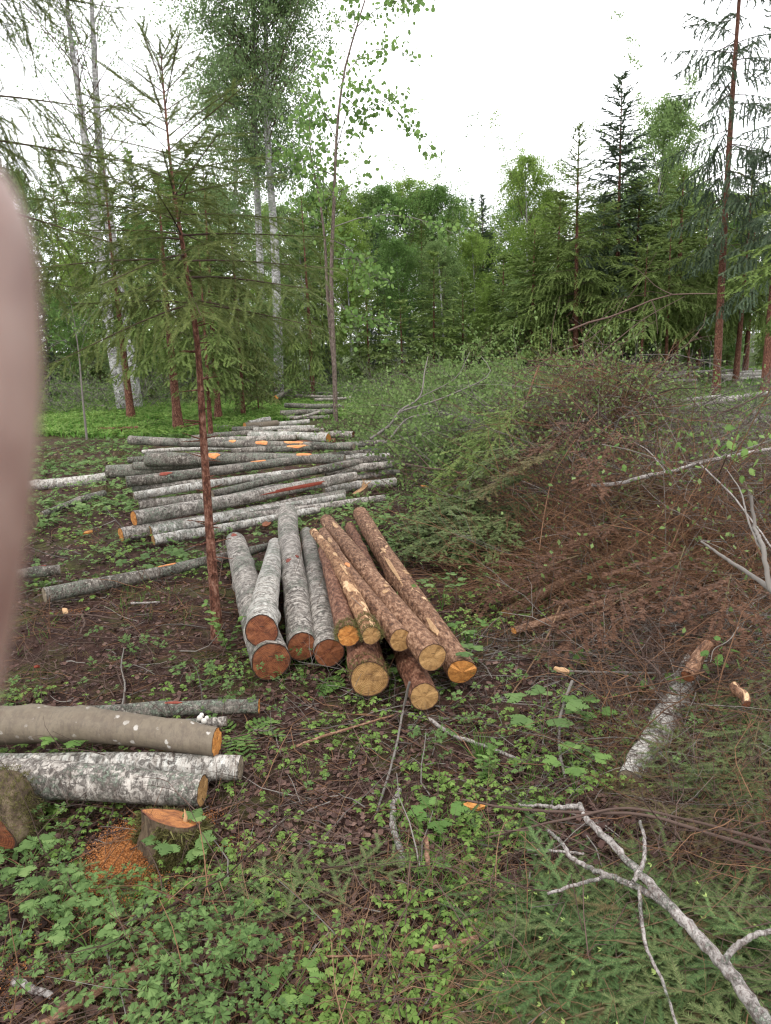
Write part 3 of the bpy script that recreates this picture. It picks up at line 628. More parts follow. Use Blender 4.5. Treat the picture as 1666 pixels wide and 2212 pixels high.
def broadleaf(label, trunk, trunk_r, zc, Rad, seed, leaf, nbr=40, leaves=22, ls=.05, twigs=7, twl=.5, droop=.5, elev=45, bark=None, shape='oval', loc=(0, 0, 0), extra=None, group=None, name='birch_tree', tm=LEAF, cat='tree', wood=None, mult=None, density=1.):
    """trunk: points; zc=(z start of crown, z top)"""
    rng = np.random.default_rng(seed); root = empty(name, loc); tag(root, label, cat, group)
    trunks = trunk if isinstance(trunk, list) else [trunk]
    tb = MB(); WP, WR = [], []; LP, LD, LS = [], [], []
    def add_branch(path, r_, ntw, twl_):
        n = 6; pp = spline(path, n) if len(path) != n else path
        WP.append(pp); WR.append(np.linspace(r_, .0025, n))
        for _ in range(ntw):
            s_ = rng.uniform(.2, 1); i = s_*(n-1); i0 = min(int(i), n-2); b0 = pp[i0]*(1-(i-i0))+pp[i0+1]*(i-i0)
            tdir = norm(pp[i0+1]-pp[i0]); d = norm(tdir*.7+rng.normal(0, .6, 3)); q = np.linspace(0, 1, 6)[:, None]; l_ = twl_*rng.uniform(.5, 1.2)
            tw = b0+d*l_*q+np.array([0, 0, -1.])*droop*l_*q**2
            WP.append(tw); WR.append(np.linspace(.0045*max(.6, r_/.02), .0012, 6))
            nl = rng.poisson(leaves*density)
            if nl:
                u = rng.uniform(.05, 1.05, nl); p = b0+d*l_*u[:, None]+np.array([0, 0, -1.])*droop*l_*(u**2)[:, None]+rng.normal(0, ls*.9, (nl, 3))
                LP.append(p); LD.append(norm(rng.normal(0, 1, (nl, 3))+np.array([0, 0, -.9]))); LS.append(ls*rng.uniform(.6, 1.25, nl))
    for ti, tr in enumerate(trunks):
        tp = spline(tr, 22); tr_ = trunk_r if ti == 0 else trunk_r*.8
        tb.tubes(tp[None], (tr_*(1-np.linspace(0, 1, 22)**1.3*.85))[None], 10)
        zs = tp[:, 2]; z0, z1 = zc
        nb = nbr if len(trunks) == 1 else nbr//len(trunks)
        for k in range(nb):
            t = (k+rng.random())/nb; z = z0+(min(z1, zs[-1])-z0)*t*.97
            b0 = np.array([np.interp(z, zs, tp[:, 0]), np.interp(z, zs, tp[:, 1]), z])
            pr = {'oval': math.sin(math.pi*min(1, .12+.88*t))**.7, 'cone': (1-t)**.7+.08, 'up': .55+.5*t}[shape]
            L = Rad*pr*rng.uniform(.6, 1.2); az = rng.uniform(0, 6.28); e = R(elev+rng.normal(0, 10)); h = np.array([math.cos(az), math.sin(az), 0])
            q = np.linspace(0, 1, 6)[:, None]
            add_branch(b0+h*L*q+np.array([0, 0, 1.])*(L*math.tan(e)*q-.25*L*droop*q**2.5)+rng.normal(0, .02*L, (6, 3))*q, max(.004, .0085*L), twigs, twl)
    for (path, r_, ntw, tl) in (extra or []): add_branch(np.asarray(path), r_, ntw, tl)
    if extra and nbr == 0: pass
    tb.build('trunk', bark or M['standing_birch'], root, True)
    cb = MB()
    LP = np.concatenate(LP); LD = np.concatenate(LD); LS = np.concatenate(LS)
    cb.inst(tm[0], tm[1], frames(LD, roll=rng.uniform(-3, 3, len(LD)))*LS[:, None, None], LP, 0)
    cb.tubes(np.array(WP), np.array(WR), 4, 1)
    cb.build('crown', [leaf, wood or M['twig']], root)
    return root

# ------------------------------------------------------------------ trees: near left
def pxpath(pts, Y): return np.array([atY(x, y, Y if not isinstance(Y, list) else Y[i]) for i, (x, y) in enumerate(pts)])
b0 = at(470, 1375); tp = pxpath([(471, 1385), (452, 1130), (440, 950), (425, 730), (400, 560), (374, 400), (358, 240), (345, 85)], 4.05)
spruce('slender young spruce with bare red-brown trunk and wispy top in front of the log piles', tp[-1][2], 1.80, .88, 3, TW_NEAR, .075, .06, M['needles_near'], .030,
       thin=.5, trunk_path=tp, dz=.105, nb=6, droop=.24, hang=.4, elev=(-4, 50), top_bare=.5, stubs=.35, sub=1, prof=.75)
tp = pxpath([(-330, 1500), (-310, 900), (-300, 300), (-290, -300), (-280, -900)], 4.6)
spruce('spruce beyond the left edge whose drooping boughs reach into the picture', tp[-1][2], 2.15, 1.72, 11, TW_NEAR, .10, .085, M['needles_near'], .07,
       trunk_path=tp, dz=.30, nb=6, droop=.45, hang=.9, elev=(0, 30), sub=2, prof=.5)

# ------------------------------------------------------------------ aspen by the clearing and birches
Y = 14.4
asp = [((722, 490), (780, 470), (850, 464), (930, 480), (995, 512)), ((733, 190), (770, 130), (820, 105), (890, 120)), ((725, 330), (780, 200), (850, 230), (905, 290), (942, 330)),
       ((722, 420), (690, 380), (672, 300), (660, 200)), ((726, 300), (700, 240), (690, 190), (700, 140)), ((716, 560), (770, 560), (820, 600)), ((720, 640), (760, 680), (820, 690)),
       ((735, 200), (790, 240), (860, 200), (890, 210)), ((770, 60), (800, 30), (860, 0), (890, 15)), ((722, 380), (640, 340), (600, 320)), ((722, 520), (760, 540), (790, 590), (835, 605))]
ext = []
rg = np.random.default_rng(8)
for k, bp in enumerate(asp):
    ys = np.linspace(0, rg.uniform(-1.0, 1.0), len(bp)); ext.append((np.array([atY(x, y, Y+dyy) for (x, y), dyy in zip(bp, ys)]), .010, 18, .38))
tr1 = pxpath([(726, 925), (722, 780), (716, 600), (722, 430), (731, 250), (745, 150), (770, 60), (800, -40), (815, -120)], Y)
tr2 = pxpath([(722, 800), (708, 640), (700, 500), (685, 400), (674, 350), (668, 240)], Y+.1)
broadleaf('slim grey aspen with sparse bright leaves standing at the clearing edge', [tr1, tr2], .046, (3.0, 7.0), .9, 21, M['leaf_light'], nbr=14, leaves=7, ls=.085, twigs=7, twl=.45,
          droop=.35, elev=35, bark=M['trunk_grey'], extra=ext, name='aspen_tree', tm=RLEAF, shape='oval', wood=M['twig_grey'])
Y = 18.6
broadleaf('pale birch with white lower trunk leaning left, the left one of the pair', pxpath([(268, 893), (252, 800), (236, 700), (212, 520), (190, 350), (170, 200), (150, 60), (138, -120)], Y), .145, (4.2, 10.5), 1.6, 31, M['leaf_birch'],
          nbr=38, leaves=9, ls=.06, twigs=7, twl=.8, droop=.6, elev=48, group='pair of tall birches at the left')
broadleaf('straighter pale birch with dark-based trunk, the right one of the pair', pxpath([(298, 893), (285, 800), (262, 650), (232, 450), (215, 320), (206, 160), (197, -20), (192, -160)], Y+.2), .145, (4.2, 10.8), 1.7, 32, M['leaf_birch'],
          nbr=38, leaves=9, ls=.06, twigs=7, twl=.8, droop=.6, elev=48, group='pair of tall birches at the left')
Y = 23.5
broadleaf('tall birch with a dense hanging crown, left trunk of the central group', pxpath([(578, 848), (566, 650), (556, 420), (549, 200), (548, 20), (550, -180)], Y), .13, (6.2, 13.2), 2.1, 33, M['leaf_birch'],
          nbr=110, leaves=30, ls=.072, twigs=11, twl=1.0, droop=.8, elev=45, group='tall birches in the central group')
broadleaf('tall birch with grey mottled trunk, right trunk of the central group', pxpath([(603, 852), (600, 700), (592, 500), (580, 330), (574, 150), (580, -60), (590, -160)], Y-.6), .15, (5.4, 12.8), 1.9, 34, M['leaf_birch'],
          nbr=90, leaves=25, ls=.072, twigs=11, twl=.95, droop=.8, elev=45, group='tall birches in the central group')
broadleaf('thin birch behind the central birch group with bare lower stem', pxpath([(520, 850), (514, 650), (508, 450), (512, 250), (505, 100)], Y+4), .09, (4.5, 11.5), 1.6, 35, M['leaf_birch'],
          nbr=60, leaves=30, ls=.075, twigs=9, twl=.8, droop=.7, elev=45, group='tall birches in the central group')

# ------------------------------------------------------------------ mid spruces: individually built, then variants copied
mid = [ # px base, Y, top py, radius m, crown start frac, needles, label, trunk r, opts
 (283, 16.5, 330, 1.3, .37, 'needles', 'spruce with thin red trunk standing in front of the pair of birches', .085, {}),
 (386, 14.2, 380, 1.3, .36, 'needles', 'spruce with mossy brown trunk just behind the young spruce', .09, {}),
 (476, 15.8, 360, 1.3, .34, 'needles_near', 'spruce with short red trunk showing right of the young spruce', .075, {}),
 (455, 13.0, 520, .9, .33, 'needles', 'slim spruce almost hidden behind the young spruce trunk', .045, {}),
 (526, 16.6, 470, 1.2, .2, 'needles_near', 'spruce with dark thin trunk left of the central birches', .05, {}),
 (676, 21.5, 430, 1.5, .22, 'needles', 'spruce standing behind the fourth log pile, dark trunk below', .07, {}),
]
for i, (px, Yb, top, rad, cf, nd, lab, tr, op) in enumerate(mid):
    base = atY(px, 900, Yb); base[2] = 0; H = atY(px-30, top, Yb)[2]
    spruce(lab, H, H*cf, rad, 40+i, TW_MID, .13, .13, M[nd], tr, dz=.24, nb=6, loc=(base[0], base[1], 0), droop=.5, hang=.8, sub=1, group='spruces along the left side', **op)
# right hand spruces
def place(px, Yb, top, rad, cf, nd, lab, tr, seed, **k):
    base = atY(px, 900, Yb); H = atY(px+(900-top)*.01, top, Yb)[2]
    if px > 1340: cf = max(cf, 2.3/H)
    a = dict(dz=.3, nb=6, droop=.5, hang=.7, group='spruces along the right side'); a.update(k)
    return spruce(lab, H, H*cf, rad, seed, TW_MID if Yb < 24 else TW_FAR, .14 if Yb < 24 else .18, .15 if Yb < 24 else .17, M[nd], tr, loc=(base[0], base[1], float(ground_h(base[0], base[1]))-.05), **a)
place(1540, 19.2, -520, 1.95, .27, 'needles_dark', 'tallest dark spruce with bare red trunk and gappy drooping branches', .10, 60, gap=.34, dz=.44, hang=1.3, nb=6, width=.8, sub=2, prof=.5)
place(1650, 17.5, -60, 1.9, .34, 'needles_dark', 'dark spruce with red trunk at the right edge behind the lime green one', .10, 61, gap=.28, dz=.38, hang=1.2, sub=2, prof=.6)
place(1720, 11.5, 330, 1.25, .30, 'needles_lime', 'bright lime green spruce leaning in at the right edge', .07, 62)
place(1447, 24.5, 380, 2.5, .13, 'needles', 'broad spruce with thick red trunk left of the tallest spruce', .16, 63, dz=.34)
place(1318, 25.5, 175, 2.1, .12, 'needles_dark', 'thin pointed spruce with ragged dark top against the sky', .11, 64, gap=.1, dz=.34, hang=1.2, sub=3, prof=.75)
place(1237, 23.0, 265, 2.5, .14, 'needles', 'spruce with spindly pale top and red lower trunk behind the brush', .10, 65, prof=.95, dz=.26)
place(1150, 24.5, 480, 2.7, .05, 'needles_lime', 'wide light green spruce in the middle behind the brush heap', .12, 66, dz=.3)
place(1085, 29.0, 560, 1.9, .03, 'needles', 'full dark spruce left of the wide light green one', .1, 67)
place(1380, 21.0, 520, 2.1, .2, 'needles', 'small spruce with thin dark trunk in front of the far logs', .05, 68)
place(1500, 28.0, 430, 2.0, .12, 'needles', 'green spruce seen just left of the tallest trunk', .09, 69)
place(1600, 25.0, 450, 2.5, .12, 'needles', 'full green spruce filling the gap right of the tallest trunk', .1, 70)
place(1430, 22.0, 470, 2.0, .22, 'needles', 'slim spruce whose thin trunk stands left of the thick red one', .06, 71)
place(1480, 23.0, 610, 1.2, .22, 'needles', 'slim spruce whose thin trunk stands right of the thick red one', .05, 72)
place(1290, 28.0, 430, 2.8, .05, 'needles', 'full spruce behind the spindly topped one', .1, 73)
place(1200, 26.0, 420, 2.4, .06, 'needles', 'full green spruce between the wide light one and the spindly topped one', .1, 79)
place(1360, 25.0, 400, 2.4, .14, 'needles', 'full green spruce right of the thin pointed one', .1, 80)
place(1585, 22.0, 330, 2.1, .2, 'needles', 'soft green spruce just behind the tallest spruce to its right', .09, 81)
place(940, 27.0, 545, 1.3, .02, 'needles_lime', 'young yellow-green spruce with pointed top at the far clearing edge', .05, 74)
place(1000, 28.0, 600, 1.3, .02, 'needles_lime', 'young yellow-green spruce right of the pointed one at the far edge', .05, 75)
place(870, 25.0, 640, 1.1, .02, 'needles', 'young dark green spruce at the far clearing edge behind the leafy brush', .05, 76)
place(800, 27.0, 620, 1.3, .04, 'needles', 'young spruce just right of the aspen trunk in the distance', .05, 77)
place(560, 17.5, 770, .55, .03, 'needles_near', 'little spruce sapling standing behind the third log pile', .02, 78, dz=.16)

# far forest: variants copied
def fvar(k, kind):
    if kind == 'spruce': return spruce('v', 12, .8, 2.1, 90+k, TW_FAR, .22, .20, M[['needles', 'needles_dark', 'needles_lime'][k % 3]], .12, dz=.36, nb=7, droop=.45, hang=.6, sub=2)
    H = 13; x = np.linspace(0, 1, 6); sw = .35*np.sin(x*3+k)
    return broadleaf('v', np.stack([sw, .2*np.cos(x*2+k), x*H], -1), .12, (1.2+.5*k, H), 2.5, 95+k, M[['leaf_far', 'leaf_far_b', 'leaf'][k % 3]], nbr=100, leaves=30, ls=.12, twigs=10, twl=1.0, droop=.6, elev=50, name='birch_tree')
VS = [fvar(k, 'spruce') for k in range(3)]; VB = [fvar(k, 'birch') for k in range(3)]
used = set()
def far_tree(px, Yb, top, kind, k, lab, group, rz):
    src = (VS if kind == 'spruce' else VB)[k]; Hs = 12 if kind == 'spruce' else 13.4
    base = atY(px, 900, Yb); H = atY(px+(900-top)*.01, top, Yb)[2]; s_ = H/Hs
    loc = (base[0], base[1], float(ground_h(base[0], base[1]))-.1)
    if src.name not in used:
        used.add(src.name); src.location = loc; src.rotation_euler = (0, 0, rz); src.scale = (s_, s_, s_); o_ = src
    else: o_ = copy_tree(src, loc, rz, s_)
    tag(o_, lab, 'tree', group)
rg = np.random.default_rng(77)
GFR = 'trees of the far forest edge'
F_ = [(1130, 32, 322, 'birch', 0, 'rounded light green aspen rising above its neighbours in the centre'), (1405, 30, 190, 'birch', 1, 'tall blue-green birch between two dark spruces'),
      (1040, 44, 412, 'spruce', 1, 'small dark pointed spruce at the lowest dip of the skyline'), (1020, 50, 425, 'spruce', 1, 'dark spruce tip just left of the skyline dip'),
      (1185, 33, 400, 'birch', 0, 'light green tree just right of the rounded aspen')]
for (px, Yb, top, kd, k, lab) in F_: far_tree(px, Yb, top, kd, k, lab, GFR, rg.uniform(0, 6))
PH = {600: 'behind the right trunk of the central birches', 640: 'between the central birches and the aspen', 690: 'behind the second stem of the aspen', 740: 'just right of the aspen trunk', 800: 'above the distant young spruce right of the aspen',
      850: 'a little left of the pointed young spruce', 893: 'at the highest bump of the middle skyline', 930: 'directly above the pointed young spruce', 960: 'right above the pair of young spruces', 995: 'left of the skyline dip', 1060: 'in the skyline dip',
      1100: 'on the left flank of the rounded aspen', 1250: 'behind the spindly topped spruce', 1300: 'behind the thin pointed spruce', 1350: 'between the pointed spruce and the blue-green birch', 1420: 'behind the blue-green birch',
      1480: 'left of the tallest spruce', 1550: 'straight behind the tallest spruce', 1620: 'right of the tallest spruce', 1680: 'at the right edge'}
sky_ = [(600, 420), (640, 425), (690, 400), (740, 392), (800, 400), (850, 392), (893, 378), (930, 400), (960, 388), (995, 418), (1060, 470), (1100, 400), (1250, 440), (1300, 420), (1350, 400), (1420, 350), (1480, 400), (1550, 400), (1620, 390), (1680, 380)]
for i, (px, tp_) in enumerate(sky_):
    far_tree(px, rg.uniform(40, 46), tp_+rg.uniform(-6, 10), 'birch', [0, 1, 2][i % 3], 'leafy tree in the far forest wall, '+PH[px], GFR, rg.uniform(0, 6))
    far_tree(px+rg.uniform(10, 30), rg.uniform(34, 40), tp_+rg.uniform(60, 130), 'birch' if i % 2 else 'spruce', i % 3, 'lower tree of the far forest, '+PH[px], GFR, rg.uniform(0, 6))
for i in range(16):
    px = 640+i*66+rg.uniform(-15, 15)
    far_tree(px, rg.uniform(29, 34), rg.uniform(560, 680), 'spruce', i % 3, 'young spruce in the far undergrowth', 'young spruces below the far forest', rg.uniform(0, 6))
PL = ['at the far left', 'left of the leaning birch', 'directly behind the leaning birch', 'just right of the straighter birch', 'behind the young spruce stem', 'right of the young spruce stem', 'left of the central birches', 'just beside the central birches', 'behind the central birch trunks', 'beyond the left edge', 'farthest beyond the left edge']
for i in range(12):
    px = 1060+i*48+rg.uniform(-10, 10)
    far_tree(px, rg.uniform(27, 31), rg.uniform(500, 640), 'birch', i % 3, 'low leafy tree filling the wood behind the right-hand spruces', 'leafy undergrowth trees behind the right spruces', rg.uniform(0, 6))
lf = [(40, 340), (110, 360), (170, 330), (250, 350), (330, 330), (400, 340), (450, 300), (500, 330), (560, 380), (-60, 300), (-120, 330)]
for i, (px, tp_) in enumerate(lf):
    far_tree(px, rg.uniform(30, 36), tp_+rg.uniform(-10, 30), 'birch' if i % 2 else 'spruce', i % 3, 'tall tree of the left forest wall, '+PL[i], 'trees of the left forest', rg.uniform(0, 6))
    far_tree(px+25, rg.uniform(23, 27), tp_+rg.uniform(120, 260), 'spruce' if i % 2 else 'birch', (i+1) % 3, 'lower tree of the left forest wall, '+PL[i], 'trees of the left forest', rg.uniform(0, 6))
for i in range(12):
    px = 20+i*50+rg.uniform(-12, 12)
    far_tree(px, rg.uniform(20.5, 23), rg.uniform(610, 740), 'birch' if i % 2 else 'spruce', (i+2) % 3, 'low leafy undergrowth tree behind the grass', 'undergrowth at the left forest edge', rg.uniform(0, 6))
# thin sapling in the grass
p_ = pxpath([(188, 950), (178, 850), (170, 760), (160, 690), (150, 640)], 13.0)
broadleaf('thin pale sapling with few leaves standing in the bright grass', p_, .02, (1.3, 2.6), .6, 55, M['leaf'], nbr=12, leaves=5, ls=.05, twigs=4, twl=.25, bark=M['twig_grey'], name='sapling', cat='sapling', wood=M['twig_grey'])

#@@PART2
# ------------------------------------------------------------------ ground cover (uncountable: stuff)
def scatter(n, rng, d0=1.15, d1=14, half=56, pw=0.0):
    """points over the clearing floor, thinner with distance"""
    u = rng.random(n); d = d0*(d1/d0)**u if pw == 0 else (d0**pw+(d1**pw-d0**pw)*u)**(1/pw)
    a = np.radians(rng.uniform(-half, half, n)); return d*np.sin(a), d*np.cos(a)
def fnoise(x, y, s, ph=0):
    return (np.sin(s*x+1.7*np.sin(s*.83*y+ph)+ph)+np.sin(s*1.31*y+1.9*np.sin(s*.71*x+ph*2))+.6*np.sin(2.3*s*(x+y)+ph)+.6*np.sin(2.9*s*(x-.6*y)+3*ph))/3.2
def in_el(x, y, cx, cy, rx, ry): return ((x-cx)/rx)**2+((y-cy)/ry)**2 < 1
def zrot(a):
    c, s_, z = np.cos(a), np.sin(a), np.zeros_like(a); return np.stack([np.stack([c, -s_, z], -1), np.stack([s_, c, z], -1), np.stack([z, z, z+1], -1)], 1)
def tilt(rng, n, amt):
    up = norm(np.stack([rng.normal(0, amt, n), rng.normal(0, amt, n), np.ones(n)], -1)); a = rng.uniform(0, 6.28, n)
    X = np.stack([np.cos(a), np.sin(a), np.zeros(n)], -1); Yv = norm(np.cross(up, X)); X = np.cross(Yv, up); return np.stack([X, Yv, up], -1)
rg = np.random.default_rng(101)
# dead leaves
mb = MB(); n = 56000; x, y = scatter(n, rg, 1.1, 13)
curl = (np.array([(-.5, 0, .0), (-.2, .36, .12), (.3, .3, .02), (.55, 0, .16), (.25, -.34, .05), (-.25, -.3, .15), (0, 0, 0)], float), np.array([(6, 1, 0), (6, 2, 1), (6, 3, 2), (6, 4, 3), (6, 5, 4), (6, 0, 5)])[:, ::-1])
sz = rg.uniform(.009, .032, n)*np.clip(.8+np.hypot(x, y)*.06, 1, 1.6)
mb.inst(curl[0], curl[1], tilt(rg, n, .35)*sz[:, None, None], np.stack([x, y, ground_h(x, y)+rg.uniform(.001, .014, n)], -1), 0)
tag(mb.build('leaf_litter', [M['dead']]), 'brown dead leaves carpeting the forest floor', kind='stuff')
# fallen twigs and needles
def curved(P, D, L, rng, npt=6, wob=.35, grav=0.0):
    """many curved twigs as (M,npt,3)"""
    M_ = len(P); out = np.zeros((M_, npt, 3)); out[:, 0] = P; d = norm(D); st = (L/(npt-1))[:, None]
    for k in range(1, npt):
        d = norm(d+rng.normal(0, wob/math.sqrt(npt)*1.4, (M_, 3))+np.array([0, 0, -grav])); out[:, k] = out[:, k-1]+d*st
    return out
mb = MB()
n = 12500; x, y = scatter(n, rg, 1.1, 14); L = rg.uniform(.04, .34, n)*rg.uniform(.5, 1.4, n); a = rg.uniform(0, 6.28, n)
P = curved(np.stack([x, y, ground_h(x, y)+rg.uniform(.006, .03, n)], -1), np.stack([np.cos(a), np.sin(a), rg.normal(0, .06, n)], -1), L, rg, 5, .35)
P[:, :, 2] = np.maximum(P[:, :, 2], ground_h(P[:, :, 0], P[:, :, 1])+.004)
rr = rg.uniform(.0008, .0028, n)*np.clip(.7+np.hypot(x, y)*.12, 1, 2)
h_ = n*6//10
mb.tubes(P[:h_], rr[:h_, None]*np.linspace(1, .5, 5)[None], 4, 0); mb.tubes(P[h_:h_+1500], rr[h_:h_+1500, None]*np.linspace(1.3, .6, 5)[None], 4, 1); mb.tubes(P[h_+1500:], rr[h_+1500:, None]*np.linspace(1, .5, 5)[None], 4, 2)
n = 34000; x, y = scatter(n, rg, 1.1, 6); a = rg.uniform(0, 6.28, n); L = rg.uniform(.01, .03, n)
ndl = (np.array([(0, -.03, 0), (0, .03, 0), (1, 0, 0)], float), np.array([(0, 1, 2)]))
mb.inst(ndl[0], ndl[1], tilt(rg, n, .25)*L[:, None, None], np.stack([x, y, ground_h(x, y)+rg.uniform(.004, .018, n)], -1), 3)
tag(mb.build('twig_litter', [M['twig'], M['twig_grey'], M['twig_red'], M['twig_tan']]), 'small twigs and needles scattered on the ground', kind='stuff')

# leafy ground cover templates
def sorrel_t(seed):
    r_ = np.random.default_rng(seed); V, F = [], []
    for k in range(3):
        a = 2.09*k+r_.uniform(-.2, .2); d = np.array([math.cos(a), math.sin(a), 0]); s_ = np.array([-math.sin(a), math.cos(a), 0]); k0 = len(V)
        V += [np.array([0, 0, 1.]), d*.42+s_*.5+[0, 0, .93], d*.86+s_*.42+[0, 0, .86], d*.72+[0, 0, .93], d*.86-s_*.42+[0, 0, .86], d*.42-s_*.5+[0, 0, .93]]
        F += [(k0, k0+2, k0+1), (k0, k0+3, k0+2), (k0, k0+4, k0+3), (k0, k0+5, k0+4)]
    k0 = len(V); V += [np.array([-.03, 0, 0]), np.array([.03, 0, 0]), np.array([0, 0, 1.])]; F.append((k0, k0+1, k0+2)); return np.array(V, float), np.array(F)
def anemone_t(seed, nl=3, toothed=True):
    r_ = np.random.default_rng(seed); V, F = [], []
    for q in range(nl):
        a = 6.283/nl*q+r_.uniform(-.35, .35); d = np.array([math.cos(a), math.sin(a), 0]); s_ = np.array([-math.sin(a), math.cos(a), 0]); el = r_.uniform(-.15, .25)
        c0 = np.array([0, 0, 1.])+d*.22+np.array([0, 0, .05]); k0 = len(V)
        V += [np.array([0, 0, .92])-s_*.015, np.array([0, 0, .92])+s_*.015, c0]; F.append((k0, k0+1, k0+2))
        for w_ in range(-2, 3):
            b_ = a+w_*.62+r_.uniform(-.1, .1); e = np.array([math.cos(b_), math.sin(b_), el-.12*abs(w_)]); t_ = np.array([-math.sin(b_), math.cos(b_), 0]); ll = (.62, .58, .42)[abs(w_)]*r_.uniform(.85, 1.1); k0 = len(V)
            V += [c0, c0+e*ll*.5+t_*ll*.20, c0+e*ll*.80+t_*ll*.24, c0+e*ll*.74+t_*ll*.08, c0+e*ll, c0+e*ll*.74-t_*ll*.08, c0+e*ll*.80-t_*ll*.24, c0+e*ll*.5-t_*ll*.20]
            F += [(k0, k0+2, k0+1), (k0, k0+3, k0+2), (k0, k0+4, k0+3), (k0, k0+5, k0+4), (k0, k0+6, k0+5), (k0, k0+7, k0+6)]
    k0 = len(V); V += [np.array([-.02, 0, 0]), np.array([.02, 0, 0]), np.array([0, 0, .95])]; F.append((k0, k0+1, k0+2)); return np.array(V, float), np.array(F)
SOR = [sorrel_t(i) for i in range(3)]; ANE = [anemone_t(i) for i in range(4)]
def plants(mb, T, x, y, size, hgt, rng, mi, amt=.3):
    sx_ = at(262, 1860); sd_ = ((x-sx_[0])/.13)**2+((y-sx_[1])/.17)**2 < 1; mk = ~sd_; x, y, size, hgt = x[mk], y[mk], size[mk], hgt[mk]
    n = len(x); R_ = tilt(rng, n, amt); k = rng.integers(0, len(T), n)
    S_ = np.stack([size, size, hgt], -1); R_ = R_*S_[:, None, :]; P = np.stack([x, y, ground_h(x, y)], -1)
    for i, (tv, tt) in enumerate(T):
        s_ = k == i
        if s_.any(): mb.inst(tv, tt, R_[s_], P[s_], mi)
mb = MB()
n = 40000; x, y = scatter(n, rg, 1.1, 13); m1 = fnoise(x, y, 2.3, .7)+.5*fnoise(x, y, 7, 2)
bare = in_el(x, y, -1.75, 4.35, 1.25, .85)
keep = (m1+rg.normal(0, .25, n) > np.where(bare, .68, .02)) & ~in_el(x, y, .75, 1.85, .45, .5)
keep &= ~(in_el(x, y, 3.0, 5.7, 1.7, 1.2) & (rg.random(n) < .85))
x, y = x[keep], y[keep]; d = np.hypot(x, y)
plants(mb, SOR, x, y, rg.uniform(.009, .019, len(x))*np.clip(.75+d*.1, 1, 2), rg.uniform(.02, .06, len(x)), rg, 0)
n = 16000; x, y = scatter(n, rg, 1.1, 13); m2 = fnoise(x, y, 1.9, 3.1)+.5*fnoise(x, y, 6, 5)
bare = in_el(x, y, -1.75, 4.35, 1.35, .95)
near_l = in_el(x, y, -1.0, 1.75, .75, .55) | in_el(x, y, -.45, 2.7, .5, .5) | in_el(x, y, .25, 2.75, .6, .4) | in_el(x, y, -.75, 3.55, .35, .3) | in_el(x, y, .55, 3.9, .4, 1.0)
keep = (m2+rg.normal(0, .25, n)+near_l*.3-(y < 1.62)*.25 > np.where(bare, .85, .52)) & ~in_el(x, y, .75, 1.85, .5, .5)
keep &= ~(in_el(x, y, 3.0, 5.7, 1.8, 1.3) & (rg.random(n) < .9))
x, y = x[keep], y[keep]; d = np.hypot(x, y)
plants(mb, ANE, x, y, rg.uniform(.017, .042, len(x))*np.clip(.8+d*.06, 1, 1.6), rg.uniform(.04, .13, len(x)), rg, 1, .28)
tag(mb.build('ground_plants', [M['sorrel'], M['anemone']]), 'low green wood sorrel and anemone leaves covering the soil', kind='stuff')
# fine moss tufts and grass
mb = MB(); n = 34000; x, y = scatter(n, rg, 1.1, 11); keep = fnoise(x, y, 3.1, 4.4)+rg.normal(0, .25, n) > .35; x, y = x[keep], y[keep]; n = len(x)
bl = (np.array([(-.06, 0, 0), (.06, 0, 0), (.12, .25, 1)], float), np.array([(0, 1, 2)]))
mb.inst(bl[0], bl[1], tilt(rg, n, .7)*rg.uniform(.012, .03, n)[:, None, None], np.stack([x, y, ground_h(x, y)], -1), 0)
tag(mb.build('moss', [M['moss']]), 'yellow-green moss between the leaves', kind='stuff')
mb = MB(); n = 12000; x, y = scatter(n, rg, 1.1, 10); keep = fnoise(x, y, 2.6, 7.4)+rg.normal(0, .2, n) > .55; x, y = x[keep], y[keep]; n = len(x); k5 = 4
x, y = np.repeat(x, k5)+rg.normal(0, .012, n*k5), np.repeat(y, k5)+rg.normal(0, .012, n*k5); n = len(x); D = np.stack([rg.normal(0, .4, n), rg.normal(0, .4, n), np.ones(n)], -1)
mb.tubes(curved(np.stack([x, y, ground_h(x, y)], -1), D, rg.uniform(.04, .13, n), rg, 5, .3, .12), np.tile(np.linspace(.0011, .0003, 5), (n, 1)), 3, 0)
tag(mb.build('thin_grass', [M['grass']]), 'thin sparse grass blades among the litter and leaves', kind='stuff')
mb = MB(); n = 90000; x = rg.uniform(-13, 1, n); y = rg.uniform(12.2, 26, n)
keep = (fnoise(x, y, .9, 1.2)+rg.normal(0, .3, n)+.65 > 0) & (y > 13.2-.25*(x+4)) & ~in_el(x, y, -1.3, 13.5, 1.4, 2.2); x, y = x[keep], y[keep]; n = len(x)
x2 = rg.uniform(2, 16, 36000); y2 = rg.uniform(13.5, 30, 36000); k2 = fnoise(x2, y2, .8, 2.2)+rg.normal(0, .3, 36000) > -.1; x = np.r_[x, x2[k2]]; y = np.r_[y, y2[k2]]; n = len(x)
bl = (np.array([(-.09, 0, 0), (.09, 0, 0), (.14, .2, .6), (.0, .5, 1)], float), np.array([(0, 1, 2), (0, 2, 3)]))
mb.inst(bl[0], bl[1], tilt(rg, n, .45)*rg.uniform(.05, .15, n)[:, None, None], np.stack([x, y, ground_h(x, y)-.01], -1), 0)
x3, y3 = x[::3], y[::3]; plants(mb, ANE[:2], x3, y3, rg.uniform(.05, .1, len(x3)), rg.uniform(.05, .12, len(x3)), rg, 1, .3)
tag(mb.build('grass', [M['grass'], M['sorrel']]), 'fresh bright green grass and herbs under the trees', kind='stuff')
